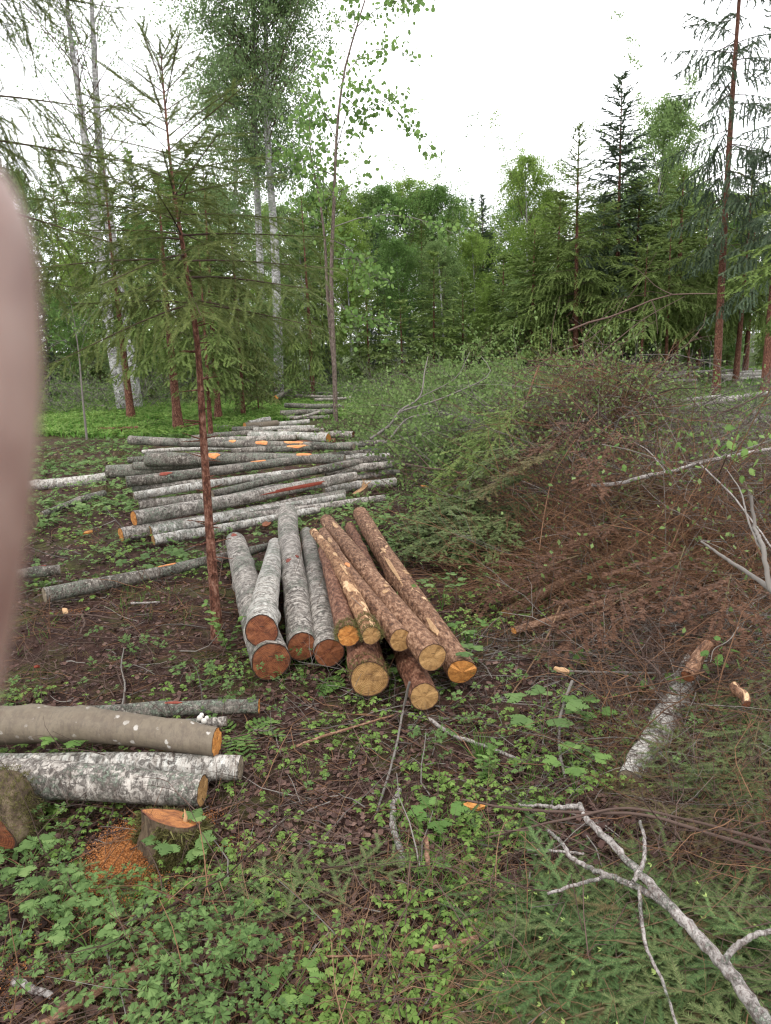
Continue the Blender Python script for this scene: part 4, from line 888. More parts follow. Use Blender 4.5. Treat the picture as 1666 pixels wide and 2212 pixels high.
# taller weeds along the mid ground
mb = MB(); n = 16000; x, y = scatter(n, rg, 5.5, 14, 36, 1.5); keep = (fnoise(x, y, 1.5, .3)+rg.normal(0, .3, n) > -.15) & ~in_el(x, y, 3., 5.7, 1.8, 1.2); x, y = x[keep], y[keep]
plants(mb, ANE[:2]+SOR[:1], x, y, rg.uniform(.03, .06, len(x)), rg.uniform(.03, .1, len(x)), rg, 0, .3)
tag(mb.build('weeds', [M['anemone']]), 'green weeds growing between the log piles', kind='stuff')

# ------------------------------------------------------------------ brush heaps
def heap_pts(n, rng, cx, cy, rx, ry, hh, rise=.0):
    a = rng.uniform(0, 6.28, n); q = np.sqrt(rng.random(n)); x = cx+rx*q*np.cos(a); y = cy+ry*q*np.sin(a)
    return np.stack([x, y, ground_h(x, y)+rng.random(n)*hh*np.clip(1-q**3, .1, 1)], -1)
def brush(name, label, els, mats, seed, leaf=None, nleaf=0, lsz=.03, tl=(.25, .9), r=(.0015, .005), up=.15, npt=6, wob=.5, kind='stuff', side=5, grav=.05, uneven=1.1, cut=-.35):
    """heap of felled twigs: longer limbs, each carrying thinner side twigs"""
    rng = np.random.default_rng(seed); mb = MB(); ntot = sum(e[0] for e in els)
    for (n, cx, cy, rx, ry, hh, mi) in els:
        n0 = n; n = max(6, int(n/(1+side*.8)))
        P0 = heap_pts(n, rng, cx, cy, rx, ry, hh); nn_ = fnoise(P0[:, 0], P0[:, 1], 2.1, seed*.7+mi*1.9)
        P0 = P0[nn_+rng.normal(0, .35, n) > cut]; n = len(P0); gg = ground_h(P0[:, 0], P0[:, 1]); P0[:, 2] = gg+(P0[:, 2]-gg)*np.clip(.75+uneven*fnoise(P0[:, 0], P0[:, 1], 1.7, seed*.3), .1, 2.4)
        swirl = 2.2*fnoise(P0[:, 0], P0[:, 1], .9, seed*1.3)+rng.choice([0, 2.6, 4.4], n); a = swirl+rng.normal(0, .45, n)
        D = np.stack([np.cos(a), np.sin(a), rng.normal(up, .25, n)], -1); L = rng.uniform(tl[0], tl[1], n)*rng.uniform(.6, 1.3, n)
        P = curved(P0, D, L, rng, npt, wob*.55, grav); P[:, :, 2] = np.maximum(P[:, :, 2], ground_h(P[:, :, 0], P[:, :, 1])+.005)
        rad = rng.uniform(r[0], r[1], n)*rng.choice([1, 1.3, 1.8], n, p=[.6, .3, .1])
        mb.tubes(P, rad[:, None]*np.linspace(1, .4, npt)[None], 5 if r[1] >= .004 else 4, mi); AP = [P]
        if side:
            m_ = n*side; i = np.repeat(np.arange(n), side); j = rng.integers(1, npt-1, m_); T_ = norm(P[i, j+1]-P[i, j]); u = rng.random((m_, 1)); b0 = P[i, j]*(1-u)+P[i, j+1]*u
            D2 = norm(T_*.8+rng.normal(0, .55, (m_, 3))+np.array([0, 0, .1])); L2 = L[i]*rng.uniform(.2, .6, m_); Q = curved(b0, D2, L2, rng, 5, wob*.6, grav)
            mb.tubes(Q, (rad[i]*.5)[:, None]*np.linspace(1, .4, 5)[None], 3, mi); AP = [Q]
        if nleaf:
            W = AP[0]; k = int(nleaf*n0/ntot); i = rng.integers(0, len(W), k); i = i[rng.random(k) < .35+.65*(rng.random(len(W)) < .6)[i]]; k = len(i); j = rng.integers(1, W.shape[1], k)
            p = W[i, j]+rng.normal(0, lsz*.55, (k, 3)); D3 = norm(rng.normal(0, .8, (k, 3))+np.array([0, 0, -.5]))
            mb.inst(LEAF[0], LEAF[1], frames(D3, roll=rng.uniform(-3, 3, k))*(lsz*rng.uniform(.6, 1.3, k))[:, None, None], p, len(mats)-1)
    tag(mb.build(name, mats), label, kind=kind)
TW_, TGm, TRm, TTm = M['twig'], M['twig_grey'], M['twig_red'], M['twig_tan']
brush('leafy_brush', 'heap of felled leafy birch tops with wilting green leaves',
      [(9000, 1.9, 11.2, 1.9, 3.0, .42, 0), (3500, 1.2, 9.4, .95, 1.4, .3, 1), (3000, 1.0, 13.6, 1.2, 1.8, .35, 0), (2500, 2.9, 12.5, 1.3, 2., .35, 1)], [TW_, TGm, M['leaf_brush']], 201, nleaf=190000, lsz=.047, tl=(.4, 1.15), r=(.002, .0055), up=.3, side=6, wob=.4)
brush('dark_brush', 'tangled dark branches and cut tops in the middle of the heap',
      [(6500, 2.2, 8.2, 1.4, 1.6, .6, 0), (3500, 2.4, 8.3, 1.4, 1.5, .75, 1), (2500, 1.2, 7.8, .9, 1.0, .3, 0), (2000, 3.3, 8.0, 1.2, 1.3, .4, 1), (900, 2.0, 7.6, .8, .8, .7, 2)], [TW_, TGm, TRm, M['leaf_brush']], 202, nleaf=30000, lsz=.034, tl=(.4, 1.1), r=(.0018, .0048), up=.15)
brush('dry_twig_plume', 'rusty fan of dry twigs on the crest of the dark brush', [(1500, 2.25, 7.9, .42, .3, .7, 0)], [TRm], 210, tl=(.35, .9), r=(.0016, .003), up=.35, side=6, cut=-9)
brush('dead_spruce_twigs', 'dense tangle of leafless red-brown spruce twigs',
      [(9500, 2.7, 5.6, 1.7, 1.15, .42, 0), (3500, 1.6, 5.2, .95, .9, .2, 0), (2600, 2.0, 4.4, 1.2, .6, .18, 0), (2000, 3.6, 6.8, 1.6, 1.2, .4, 1), (2000, 3.6, 7.0, 1.6, 1.2, .45, 3), (5000, 2.6, 5.5, 1.8, 1.4, .42, 2), (2600, 2.6, 5.4, 1.8, 1.4, .5, 3), (2200, 1.45, 4.55, .8, .5, .22, 0)], [TRm, TTm, TW_, TGm, M['leaf_brush']], 203, nleaf=9000, lsz=.032, tl=(.4, 1.2), r=(.0013, .0034), up=.1, side=6, wob=.6)
brush('brown_twig_mat', 'mat of thin brown twigs and dry needles at the right',
      [(3600, 1.15, 2.55, .4, .42, .12, 0), (2200, 1.15, 2.3, .4, .42, .14, 1), (700, 1.1, 1.85, .35, .3, .2, 0), (500, .9, 1.75, .35, .3, .18, 1), (1200, .3, 1.5, .5, .25, .03, 0), (1600, -.5, 1.5, .6, .3, .03, 0), (1500, -.1, 1.75, .6, .4, .03, 2), (400, 1.0, 2.6, .4, .5, .15, 3)], [TRm, TW_, TTm, TGm], 204, tl=(.12, .4), r=(.0007, .0016), up=.1, wob=.6)
brush('grey_branch_tangle', 'grey leafless branches piled at the far right',
      [(5000, 6.6, 11.0, 2.3, 2.2, .3, 0), (4500, 4.7, 9.0, 1.7, 2.0, .3, 1), (3500, 3.8, 7.4, 1.6, 1.2, .35, 0), (900, 9.5, 17, 2.4, 3, .3, 0)], [TGm, TW_, M['leaf_brush']], 205, nleaf=34000, lsz=.04, tl=(.5, 1.5), r=(.0025, .006), up=.15)
brush('forest_edge_scrub', 'thin grey scrub and fallen twigs at the left forest edge',
      [(2500, -8.5, 19.5, 3.5, 2.2, .7, 0), (1500, -4.2, 21.5, 2.4, 2.0, .5, 1), (1500, 0.5, 22, 3., 3.0, .3, 0)], [TGm, TW_, M['leaf_brush']], 206, nleaf=22000, lsz=.06, tl=(.5, 1.4), r=(.003, .006), up=.7)
brush('slash_branches', 'thicker bare branches and limbs crossing through the brush heaps',
      [(300, 2.0, 10.4, 1.8, 3.0, .6, 0), (260, 2.3, 8.2, 1.4, 1.6, .75, 1), (260, 2.9, 5.9, 1.9, 1.3, .45, 1), (240, 2.9, 6.2, 1.9, 1.5, .5, 0), (300, 5.6, 10.2, 2.4, 2.6, .4, 0), (120, 1.5, 9.3, .9, 1.3, .5, 0)], [TGm, TW_], 208, tl=(.6, 1.5), r=(.004, .009), up=.12, npt=8, wob=.45, grav=.06, cut=-9, side=4)
brush('twigs_on_birch_log', 'thin twigs half burying the rotting birch log and the cut stems',
      [(1400, 1.25, 3.0, .45, .55, .22, 0), (900, 1.3, 3.1, .5, .5, .24, 1), (900, 1.6, 3.7, .6, .5, .2, 2), (1500, 1.6, 4.5, .6, .4, .25, 1)], [TW_, TRm, TGm], 209, tl=(.25, .7), r=(.001, .0024), up=.1, wob=.6)
brush('mixed_twigs_by_logs', 'thin fallen twigs and stalks among the plants',
      [(900, -.2, 2.2, 1.2, .8, .06, 0), (900, .8, 3.1, 1.0, .8, .10, 1), (800, -1.6, 4.3, 1.2, .9, .05, 0), (500, -1.6, 4.4, 1.2, .9, .04, 2)], [TW_, TGm, TRm], 207, tl=(.2, .6), r=(.0012, .0028), up=.1, wob=.4, side=3)

# ------------------------------------------------------------------ cut spruce boughs
TW_B = [needle_twig(46, .23, .042, 50, seed=40+i, flat=.4) for i in range(3)]
def bough(name, label, P0, az, el, L, seed, mi_mat, group=None, tips=False, seg=.065, spread=.5, droop=.1, dens=.034, tmpl=None, tipn=6):
    rng = np.random.default_rng(seed); rt = empty(name, tuple(P0)); tag(rt, label, 'spruce bough', group)
    h = np.array([math.cos(az)*math.cos(el), math.sin(az)*math.cos(el), math.sin(el)]); path = lambda s: np.outer(s*L, h)+np.outer(-droop*L*s**2, [0, 0, 1.])
    sj = np.linspace(.08, .97, max(4, int(L/dens))); tj = norm(path(sj+.01)-path(sj-.01)); pj = path(sj)
    SP, SD, SL, WP = [], [], [], []
    ks = np.arange(.35, .98, seg/L); SP.append(path(ks)); SD.append(norm(path(ks+.01)-path(ks-.01))); SL.append(np.full(len(ks), seg*1.1)); ends = []
    for sg in (-1, 1):
        lj = (spread*L*(1-sj)**.7+.05)*rng.uniform(.6, 1.1, len(sj)); side = norm(np.cross([0, 0, 1.], tj))*sg
        d = norm(tj*.8+side*rng.uniform(.7, 1., (len(sj), 1))+rng.normal(0, .12, (len(sj), 3))); p = pj.copy(); q = 0
        WP += [np.stack([p[i]+d[i]*lj[i]*u for u in np.linspace(0, .95, 6)]) for i in range(len(sj))]
        while (q*seg < lj).any():
            ok = q*seg < lj; SP.append(p[ok]); SD.append(d[ok]); SL.append(np.full(ok.sum(), seg)*rng.uniform(.9, 1.15, ok.sum()))
            for u in (0, 1):
                s2 = norm(np.cross([0, 0, 1.], d[ok]))*(1 if u else -1); sel = rng.random(ok.sum()) < .8
                dd = norm(d[ok]*.75+s2*.75+rng.normal(0, .1, (ok.sum(), 3)))[sel]
                SP.append((p[ok]+d[ok]*seg*.5)[sel]); SD.append(dd); SL.append(np.full(sel.sum(), seg*.9)*rng.uniform(.5, 1.2, sel.sum())); ends.append((p[ok]+d[ok]*seg*.5)[sel]+dd*seg*.9)
            p = p+d*seg; q += 1
    SP, SD, SL = map(np.concatenate, (SP, SD, SL)); cb = MB(); add_segs(cb, tmpl or TW_B, SP, SD, SL, rng, 0, .3)
    tb = MB(); tb.tubes(path(np.linspace(0, 1, 8))[None], np.linspace(.0035, .001, 8)[None]*max(.8, L/.6), 6); tb.tubes(np.array(WP), np.tile(np.linspace(.0011, .0006, 6), (len(WP), 1)), 3)
    tb.build('stem', M['twig_green'], rt)
    if tips:
        E_ = np.concatenate(ends); E_ = E_[rng.permutation(len(E_))[:tipn]]; D2 = norm(rng.normal(0, .5, (len(E_)*5, 3))+np.tile(h, (len(E_)*5, 1))*1.2)
        cb.inst(LEAF[0]*np.array([1, .55, 1]), LEAF[1], frames(D2)*.013, np.repeat(E_, 5, 0), 1)
    cb.build('needles', [M[mi_mat], M['tips']], rt)
    return rt
GBo = 'cut spruce boughs heaped at the lower right'
rg = np.random.default_rng(301)
bl_ = [ # px, py, z, toward px,py,z , mat, label
 ((1330, 1930), .10, (1030, 1800), .02, 'fresh green bough reaching farthest up-left out of the lower right heap'),
 ((1360, 2000), .12, (1020, 1900), .03, 'fresh green bough with pale buds pointing left below the uppermost one'),
 ((1380, 2060), .12, (1030, 1990), .03, 'green bough pointing left in the middle of the lower right heap'),
 ((1360, 2130), .10, (1040, 2110), .03, 'green bough drooping left beside the brown litter'),
 ((1320, 2190), .08, (1060, 2230), .02, 'green bough at the lowest left corner of the heap'),
 ((1500, 1960), .14, (1180, 1840), .07, 'green bough under the white birch branch near its fork'),
 ((1520, 2060), .14, (1220, 1960), .09, 'green bough lying behind the lower birch twig'),
 ((1500, 2160), .12, (1200, 2080), .07, 'green bough crossed by the bent lower twig'),
 ((1480, 2260), .10, (1200, 2190), .05, 'green bough at the bottom edge under the birch branch'),
 ((1640, 2010), .16, (1400, 1880), .10, 'olive bough just right of the birch branch'),
 ((1660, 2110), .18, (1440, 1990), .11, 'olive bough below the side twig of the birch branch'),
 ((1650, 2220), .16, (1400, 2150), .10, 'bough at the bottom beneath the thick end of the birch branch'),
 ((1700, 1900), .14, (1470, 1830), .08, 'brownish bough at the right edge above the birch branch'),
 ((1180, 2270), .05, (1090, 2120), .02, 'small bough standing up from the bottom edge'),
 ((1740, 2060), .2, (1530, 1960), .14, 'yellow-tipped bough at the right edge'),
]
k_ = 0
for (a, za, c_, zc, lab) in bl_:
    for rep in range(3):
        A = at(a[0]+rep*25, a[1]+rep*30, max(.03, za-.03*rep)); B = at(c_[0]+rep*35-(rep == 2)*90, c_[1]+rep*22, max(.02, zc-.02*rep)); B = B+rg.normal(0, 1, 3)*[.05, .05, .025]; A = A+rg.normal(0, 1, 3)*[.02, .02, .02]; d = B-A; L = np.linalg.norm(d); k_ += 1
        lab2 = lab if rep == 0 else 'needled branch tucked under the '+lab.split(' ', 1)[1] if False else lab
        if rep == 2: lab2 = 'lowest bough of the three near the '+' '.join(lab.split()[0:9])
        elif rep: lab2 = 'half-hidden bough under the '+' '.join(lab.split()[0:11])
        bough('spruce_bough', lab2, A, math.atan2(d[1], d[0]), math.asin(d[2]/L), L, 400+k_, ['needles_cut', 'needles_bough', 'needles_cut', 'needles_bough', 'needles_cut', 'needles_brown'][k_ % 6], GBo, tips=(rep == 0), tipn=12, droop=.12, spread=.6)
more = [((1700, 1520), .18, (1440, 1640), .06, 'needles_cut', 'dark bough with feathery twigs at the right edge near the peeled stub'), ((1720, 1600), .18, (1480, 1700), .08, 'needles_cut', 'dark bough just below the feathery one at the right edge'),
        ((1700, 1450), .2, (1500, 1530), .1, 'needles_cut', 'dark bough beside the peeled reddish stub'), ((1560, 1680), .10, (1400, 1620), .05, 'needles_cut', 'sparse bough covering the rotting birch log'),
        ((640, 1985), .07, (430, 1870), .07, 'needles_cut', 'flat bough on the ground right of the orange sawdust'), ((760, 1960), .07, (560, 1850), .07, 'needles_cut', 'flat sparse bough in the middle of the foreground'),
        ((700, 1880), .07, (900, 1840), .07, 'needles_cut', 'flat bough pointing right in the middle of the foreground'), ((380, 2010), .04, (270, 1830), .04, 'needles_cut', 'dark bough beside the sawdust below the mossy stump'),
        ((20, 1950), .04, (180, 1900), .04, 'needles_cut', 'small bough at the left edge among leaves')]
for i, (a, za, c_, zc, mm, lab) in enumerate(more):
    A = at(*a, za); B = at(*c_, zc); d = B-A; L = np.linalg.norm(d); bough('spruce_bough', lab, A, math.atan2(d[1], d[0]), math.asin(d[2]/L), L, 450+i, mm, None, dens=.07, spread=.4)
M['needles_rust'] = foliage('dead_rusty_needles', (.045, .022, .014), (.105, .053, .033), (.18, .10, .062), .12)
rg = np.random.default_rng(309)
for i, (px, py, z_, mm, lab) in enumerate([(1340, 1130, .45, 'needles_rust', 'rusty dead bough high on the red twig heap'), (1480, 1180, .45, 'needles_rust', 'rusty dead bough at the right of the red twig heap'), (1250, 1200, .35, 'needles_rust', 'rusty dead bough over the upper cut stem'),
        (1400, 1260, .4, 'needles_rust', 'rusty dead bough between the two bare stems and the right edge'), (1580, 1240, .45, 'needles_rust', 'rusty dead bough under the bare white forked branch'), (1300, 905, .95, 'needles_rust', 'rusty bough tip on the crest of the dark brush'), (1340, 930, .9, 'needles_rust', 'rusty bough drooping from the crest toward the right'),
        (1180, 1010, .6, 'needles_cut', 'dark green bough hanging in the middle of the dark brush'), (1120, 960, .7, 'needles_cut', 'dark green bough left of the rusty crest'), (1230, 960, .8, 'needles_brown', 'browning bough right below the rusty crest'), (1420, 1010, .6, 'needles_brown', 'browning bough behind the pale lichened branch'),
        (1620, 1480, .2, 'needles_cut', 'dark green bough at the right edge above the peeled stub'), (1640, 1560, .2, 'needles_cut', 'dark green bough at the right edge level with the rotting log'), (1600, 1640, .18, 'needles_cut', 'dark green bough right of the lower end of the rotting log'), (1680, 1650, .2, 'needles_cut', 'dark green bough running out at the right edge'),
        (1520, 1600, .16, 'needles_cut', 'feathery green bough touching the rotting log'), (1480, 1690, .12, 'needles_brown', 'browning bough over the foot of the rotting log'), (1560, 1740, .14, 'needles_brown', 'browning bough in the brown twig mat')]):
    A = at(px, py, z_); near = py > 1400
    bough('spruce_bough', lab, A, rg.uniform(2.7, 4.2), -.15 if near else -.3, rg.uniform(.3, .45) if near else rg.uniform(.45, .8), 520+i, mm, None, tmpl=None if near else TW_MID, seg=.065 if near else .09, dens=.04 if near else .07, droop=.2)
rg = np.random.default_rng(310)
BL = ['nearest the tips of the brown logs', 'touching the tip of the rightmost spruce log', 'closest to the round orange cut end', 'at the left foot of the heap', 'at the right foot of the heap']
for i in range(16):
    px, py = rg.uniform(1000, 1180), rg.uniform(1040, 1120); A = at(px, py, .25+.1*rg.random()); az = rg.uniform(2.6, 4.4)
    bough('spruce_bough', 'grey-green drooping bough in the heap behind the front log pile', A, az, -.15, rg.uniform(.45, .8), 470+i, 'needles_cut', 'boughs behind the front log pile', tmpl=TW_MID, seg=.09, dens=.08, droop=.2)
for i, (px, py, z_) in enumerate([(1075, 930, .75), (1100, 905, .85), (1120, 880, .9), (1060, 960, .6), (1140, 860, 1.0), (1030, 990, .5)]):
    A = at(px, py, z_); bough('spruce_bough', ['fresh green bough tip lowest on the left slope of the dark brush', 'fresh green bough second from the crest of the dark brush', 'green bough just under the top of the dark brush', 'green bough at the left foot of the dark brush', 'green bough tip topmost on the dark brush', 'green bough nearest the leafy brush left of the dark heap'][i], A, rg.uniform(3.4, 4.3), -.5, .7, 490+i, 'needles', 'boughs on the crest of the brush', tmpl=TW_MID, seg=.09, dens=.08)

# ------------------------------------------------------------------ fallen branches and sticks
def stick(name, label, pts, r0, r1, mt, subs=(), cat='branch', group=None, sides=8, leaf=None):
    """pts: (px, py, height) points along the branch"""
    P = spline(np.array([at(a, b_, z) for a, b_, z in pts]), max(12, len(pts)*6)); rng = np.random.default_rng(int(pts[0][0]*7+pts[0][1]))
    n = len(P); mb = MB(); P = P+rng.normal(0, r0*.18, P.shape)*np.linspace(1, .4, n)[:, None]
    rr = np.linspace(r0, r1, n)*(1+rng.normal(0, .06, n)); mb.tubes(P[None], rr[None], sides)
    for e in (0, n-1):                                # close the ends
        v = mb.V[0][e*sides:(e+1)*sides]; c0 = v.mean(0); mb.add(np.vstack([v, c0[None]]), [(i, (i+1) % sides, sides) for i in range(sides)])
    o_ = mb.build(name, mt, smooth=True); tag(o_, label, cat, group)
    for (sp, s0, s1) in subs:
        Q = spline(np.array([at(a, b_, z) for a, b_, z in sp]), max(8, len(sp)*5)); Q = Q+rng.normal(0, s0*.2, Q.shape)
        m2 = MB(); m2.tubes(Q[None], np.linspace(s0, s1, len(Q))[None], 6); m2.build('side_twig', mt, o_, True)
    if leaf:
        m2 = MB(); lp, nl, ls, lm = leaf; C0 = np.array([at(a, b_, z) for a, b_, z in lp]); i = rng.integers(0, len(C0), nl)
        p = C0[i]+rng.normal(0, ls*1.3, (nl, 3)); D2 = norm(rng.normal(0, .8, (nl, 3))+np.array([0, -.3, -.5]))
        LF = leaf_blade(); m2.inst(LF[0], LF[1], frames(D2, roll=rng.uniform(-1, 1, nl))*(ls*rng.uniform(.6, 1.2, nl))[:, None, None], p, 0); m2.build('leaves', lm, o_)
    return o_
def leaf_blade():
    V = [(0, 0, 0)]; xs = [.10, .16, .28, .34, .47, .52, .64, .68, .8, .84, 1.]; ws = [.12, .17, .27, .245, .325, .285, .30, .235, .20, .14, 0]
    for x_, w_ in zip(xs, ws): V += [(x_-.05*(w_ < .3), w_, -.12*w_), (x_, 0, .06*math.sin(3*x_)-.05), (x_-.05*(w_ < .3), -w_, -.12*w_)]
    F = [(0, 2, 1), (0, 3, 2)]
    for i in range(len(xs)-1):
        a = 1+3*i; F += [(a, a+1, a+4), (a, a+4, a+3), (a+1, a+2, a+5), (a+1, a+5, a+4)]
    return np.array(V, float), np.array(F)
BB, TG, TR = M['branch_bark'], M['twig_grey'], M['twig']
stick('fallen_birch_branch', 'thick whitish birch branch slanting across the lower right corner', [(1720, 2290, .3), (1640, 2190, .28), (1560, 2080, .26), (1480, 1990, .25), (1400, 1905, .23), (1310, 1810, .2), (1264, 1765, .17), (1254, 1738, .16)], .0155, .008, BB,
      subs=[([(1254, 1740, .16), (1215, 1745, .14), (1180, 1741, .12), (1120, 1738, .08)], .009, .003), ([(1450, 1962, .24), (1380, 1918, .2), (1310, 1890, .18), (1255, 1866, .16), (1232, 1848, .15), (1208, 1815, .14), (1183, 1793, .12)], .0095, .005),
            ([(1368, 1905, .22), (1388, 1865, .23), (1392, 1810, .23), (1384, 1775, .22)], .006, .0045), ([(1565, 2078, .28), (1590, 2045, .31), (1630, 2022, .34), (1680, 2005, .37)], .008, .005),
            ([(1310, 1893, .18), (1250, 1910, .17), (1184, 1930, .15)], .0055, .004), ([(1382, 1925, .2), (1386, 1985, .18), (1398, 2050, .17), (1425, 2105, .16), (1468, 2230, .14)], .0055, .003),
            ([(1262, 1845, .15), (1200, 1838, .14), (1140, 1835, .12)], .004, .003)])
stick('dark_twig', 'long dark thin branch running right from the crook of the birch branch', [(1000, 1728, .06), (1120, 1748, .12), (1260, 1755, .17), (1400, 1762, .2), (1530, 1800, .2), (1700, 1850, .2)], .004, .0055, TR)
stick('dark_twig', 'second dark branch rising just above the long thin one at the right', [(1050, 1810, .05), (1230, 1768, .17), (1350, 1746, .2), (1480, 1770, .2), (1700, 1830, .22)], .003, .005, TR)
stick('birch_stick', 'white peeling birch stick lying upright in the middle foreground', [(862, 1706, .03), (850, 1740, .03), (853, 1800, .03), (868, 1850, .025), (872, 1880, .02)], .010, .012, BB)
stick('thin_stick', 'bent grey stick leaning from the lowest spruce log to the ground', [(884, 1474, .2), (872, 1530, .05), (852, 1630, .02), (812, 1760, .02)], .0055, .004, TG)
stick('brown_stick', 'thick brown stick curving across the bottom centre', [(1032, 2028, .04), (960, 2045, .04), (880, 2062, .03), (790, 2075, .03), (735, 2130, .02), (690, 2200, .02)], .009, .004, M['branch_brown'], subs=[([(880, 2062, .03), (800, 2066, .05), (640, 2066, .04), (560, 2075, .03)], .004, .002)])
stick('grey_stick', 'grey stick lying level below the front spruce logs', [(925, 1552, .02), (985, 1590, .02), (1050, 1612, .03), (1140, 1650, .02)], .009, .006, BB)
stick('grey_stick', 'thin stick slanting left of the grey level one', [(640, 1612, .02), (700, 1590, .02), (760, 1572, .03), (850, 1545, .02)], .006, .004, M['branch_brown'])
stick('grey_stick', 'straight dark stick lying from the pink chip toward the rotting log', [(1212, 1449, .10), (1300, 1452, .10), (1420, 1455, .11), (1520, 1468, .1)], .006, .004, TG)
stick('lichened_stick', 'lichened stick standing in the plants right of the front pile', [(1236, 1470, .18), (1215, 1530, .10), (1208, 1600, .05), (1225, 1700, .02)], .007, .005, TG)
stick('tan_stick', 'pale tan stick in the bottom left corner', [(70, 2230, .03), (150, 2180, .03), (230, 2130, .04), (330, 2070, .04), (370, 2035, .03)], .013, .010, M['branch_brown'])
stick('tan_stick', 'short white stick above the tan one at the lower left', [(30, 2118, .04), (70, 2135, .04), (112, 2152, .03)], .010, .008, BB)
stick('white_stick', 'pale stick end lying level below the sawdust', [(395, 2293, .02), (345, 1980, .03), (410, 1976, .03), (490, 1980, .02)][1:], .006, .004, TG)
stick('small_stick', 'forked brown stick on the bare ground left of the spruce trunk', [(100, 1331, .02), (180, 1328, .02), (258, 1338, .02)], .007, .005, M['twig'], subs=[([(178, 1330, .03), (182, 1350, .03), (172, 1370, .02)], .007, .006)])
stick('small_stick', 'white stick tip on the bare ground near the forked one', [(284, 1303, .02), (320, 1302, .02), (345, 1300, .02)], .007, .006, BB)
stick('small_stick', 'upright crooked twig above the near left pile', [(265, 1525, .02), (270, 1480, .02), (262, 1440, .02), (268, 1400, .02)], .005, .003, TG)
stick('broken_stick', 'splintered yellow stick in the litter beside the green boughs', [(1030, 1990, .02), (985, 2060, .02), (960, 2130, .01)][:2]+[(992, 2100, .02)], .011, .009, M['scar_pale'])
stick('cut_sapling_stump', 'thin cut sapling stump with orange top in the foreground', [(920, 1808, .09), (926, 1870, .04), (930, 1920, .0)], .0075, .009, M['branch_brown'])
stick('bare_birch_branch', 'bare whitish forked branch leaning in at the right edge', [(1700, 1310, .75), (1660, 1270, .75), (1620, 1240, .72), (1570, 1208, .68), (1516, 1170, .62)], .010, .005, TG, subs=[([(1664, 1275, .75), (1652, 1200, .85), (1630, 1130, .9), (1622, 1070, 1.)], .0095, .006), ([(1652, 1200, .85), (1618, 1130, .88), (1600, 1060, .92), (1570, 1015, .95)], .005, .002)])
stick('lichened_branch', 'pale lichened branch stretched over the red twig heap', [(1270, 1048, .55), (1330, 1045, .57), (1390, 1030, .6), (1450, 1018, .62), (1510, 1000, .66), (1580, 985, .7), (1690, 965, .75)], .014, .011, M['birch_w'] if False else M['branch_bark'],
      subs=[([(1440, 1020, .62), (1380, 960, .66), (1300, 930, .68)], .006, .003), ([(1510, 1000, .66), (1590, 1080, .66), (1680, 1200, .6)], .006, .004)])
stick('reddish_stem', 'long reddish bare stem curving down from the plume of dry twigs', [(1290, 890, .85), (1240, 955, .72), (1195, 1030, .55), (1178, 1100, .42), (1165, 1190, .3)], .005, .003, M['twig_red'])
stick('reddish_stem', 'thin reddish stem fallen in front of the cut spruce stem', [(1210, 1310, .15), (1180, 1380, .08), (1140, 1450, .03), (1105, 1500, .02)], .005, .003, M['twig_tan'])
stick('leaning_branch', 'long dark branch of the brush leaning up against the spruces', [(1095, 905, .75), (1125, 885, .9), (1160, 862, .95), (1200, 850, 1.0)], .009, .004, TR)
def pstick(name, label, pts, r0, r1, mt, subs=(), leaf=None, cat='branch', group=None):
    """same with (px, py, distance)"""
    def P_(L_): return np.array([atY(a, b_, y_) for a, b_, y_ in L_])
    P = spline(P_(pts), 20); mb = MB(); mb.tubes(P[None], np.linspace(r0, r1, 20)[None], 6); o_ = mb.build(name, mt, smooth=True); tag(o_, label, cat, group); rng = np.random.default_rng(int(pts[0][0]+pts[0][1]*3))
    for (sp, s0, s1) in subs: m2 = MB(); m2.tubes(spline(P_(sp), 12)[None], np.linspace(s0, s1, 12)[None], 5); m2.build('side_twig', mt, o_, True)
    if leaf:
        lp, nl, sp_, ls, lm = leaf; C0 = P_(lp); i = rng.integers(0, len(C0), nl); p = C0[i]+rng.normal(0, sp_, (nl, 3)); D2 = norm(rng.normal(0, .8, (nl, 3))+np.array([0, -.2, -.7]))
        LF = leaf_blade(); m2 = MB(); m2.inst(LF[0], LF[1], frames(D2, roll=rng.uniform(-1, 1, nl))*(ls*rng.uniform(.6, 1.2, nl))[:, None, None], p, 0); m2.build('leaves', M[lm], o_)
pstick('brush_branch', 'tallest thin branch rising from the brush heap with pale leaves', [(1060, 890, 9), (1130, 815, 9), (1200, 765, 9), (1270, 735, 9.2), (1320, 690, 9.3), (1350, 640, 9.4)], .011, .002, TR,
       subs=[([(1190, 765, 9), (1195, 700, 9), (1210, 640, 9)], .007, .002), ([(1240, 730, 9.1), (1330, 745, 9.1), (1420, 690, 9.3)], .005, .002), ([(1150, 800, 9), (1260, 815, 8.9), (1370, 790, 8.8)], .006, .002)], leaf=([(1200, 690, 9), (1320, 740, 9.1), (1380, 700, 9.2), (1290, 800, 9), (1240, 760, 9)], 90, .16, .05, 'leaf_brush'))
pstick('brush_branch', 'dark leaning branch crossing the tallest one over the heap', [(1100, 870, 8.6), (1200, 838, 8.6), (1290, 770, 8.7), (1390, 690, 8.8), (1480, 640, 9)], .011, .003, M['twig'],
       subs=[([(1250, 800, 8.6), (1260, 740, 8.6), (1340, 650, 8.8)], .005, .002), ([(1200, 838, 8.6), (1300, 850, 8.6), (1420, 880, 8.5), (1500, 830, 8.6)], .006, .002)], leaf=([(1350, 720, 8.8), (1400, 770, 8.7), (1450, 810, 8.6)], 70, .15, .05, 'leaf_brush'))
pstick('brush_branch', 'yellowish cut stem poking up from the brush crest', [(1165, 790, 8.3), (1155, 815, 8.3), (1140, 860, 8.3)], .010, .013, M['twig_tan'])
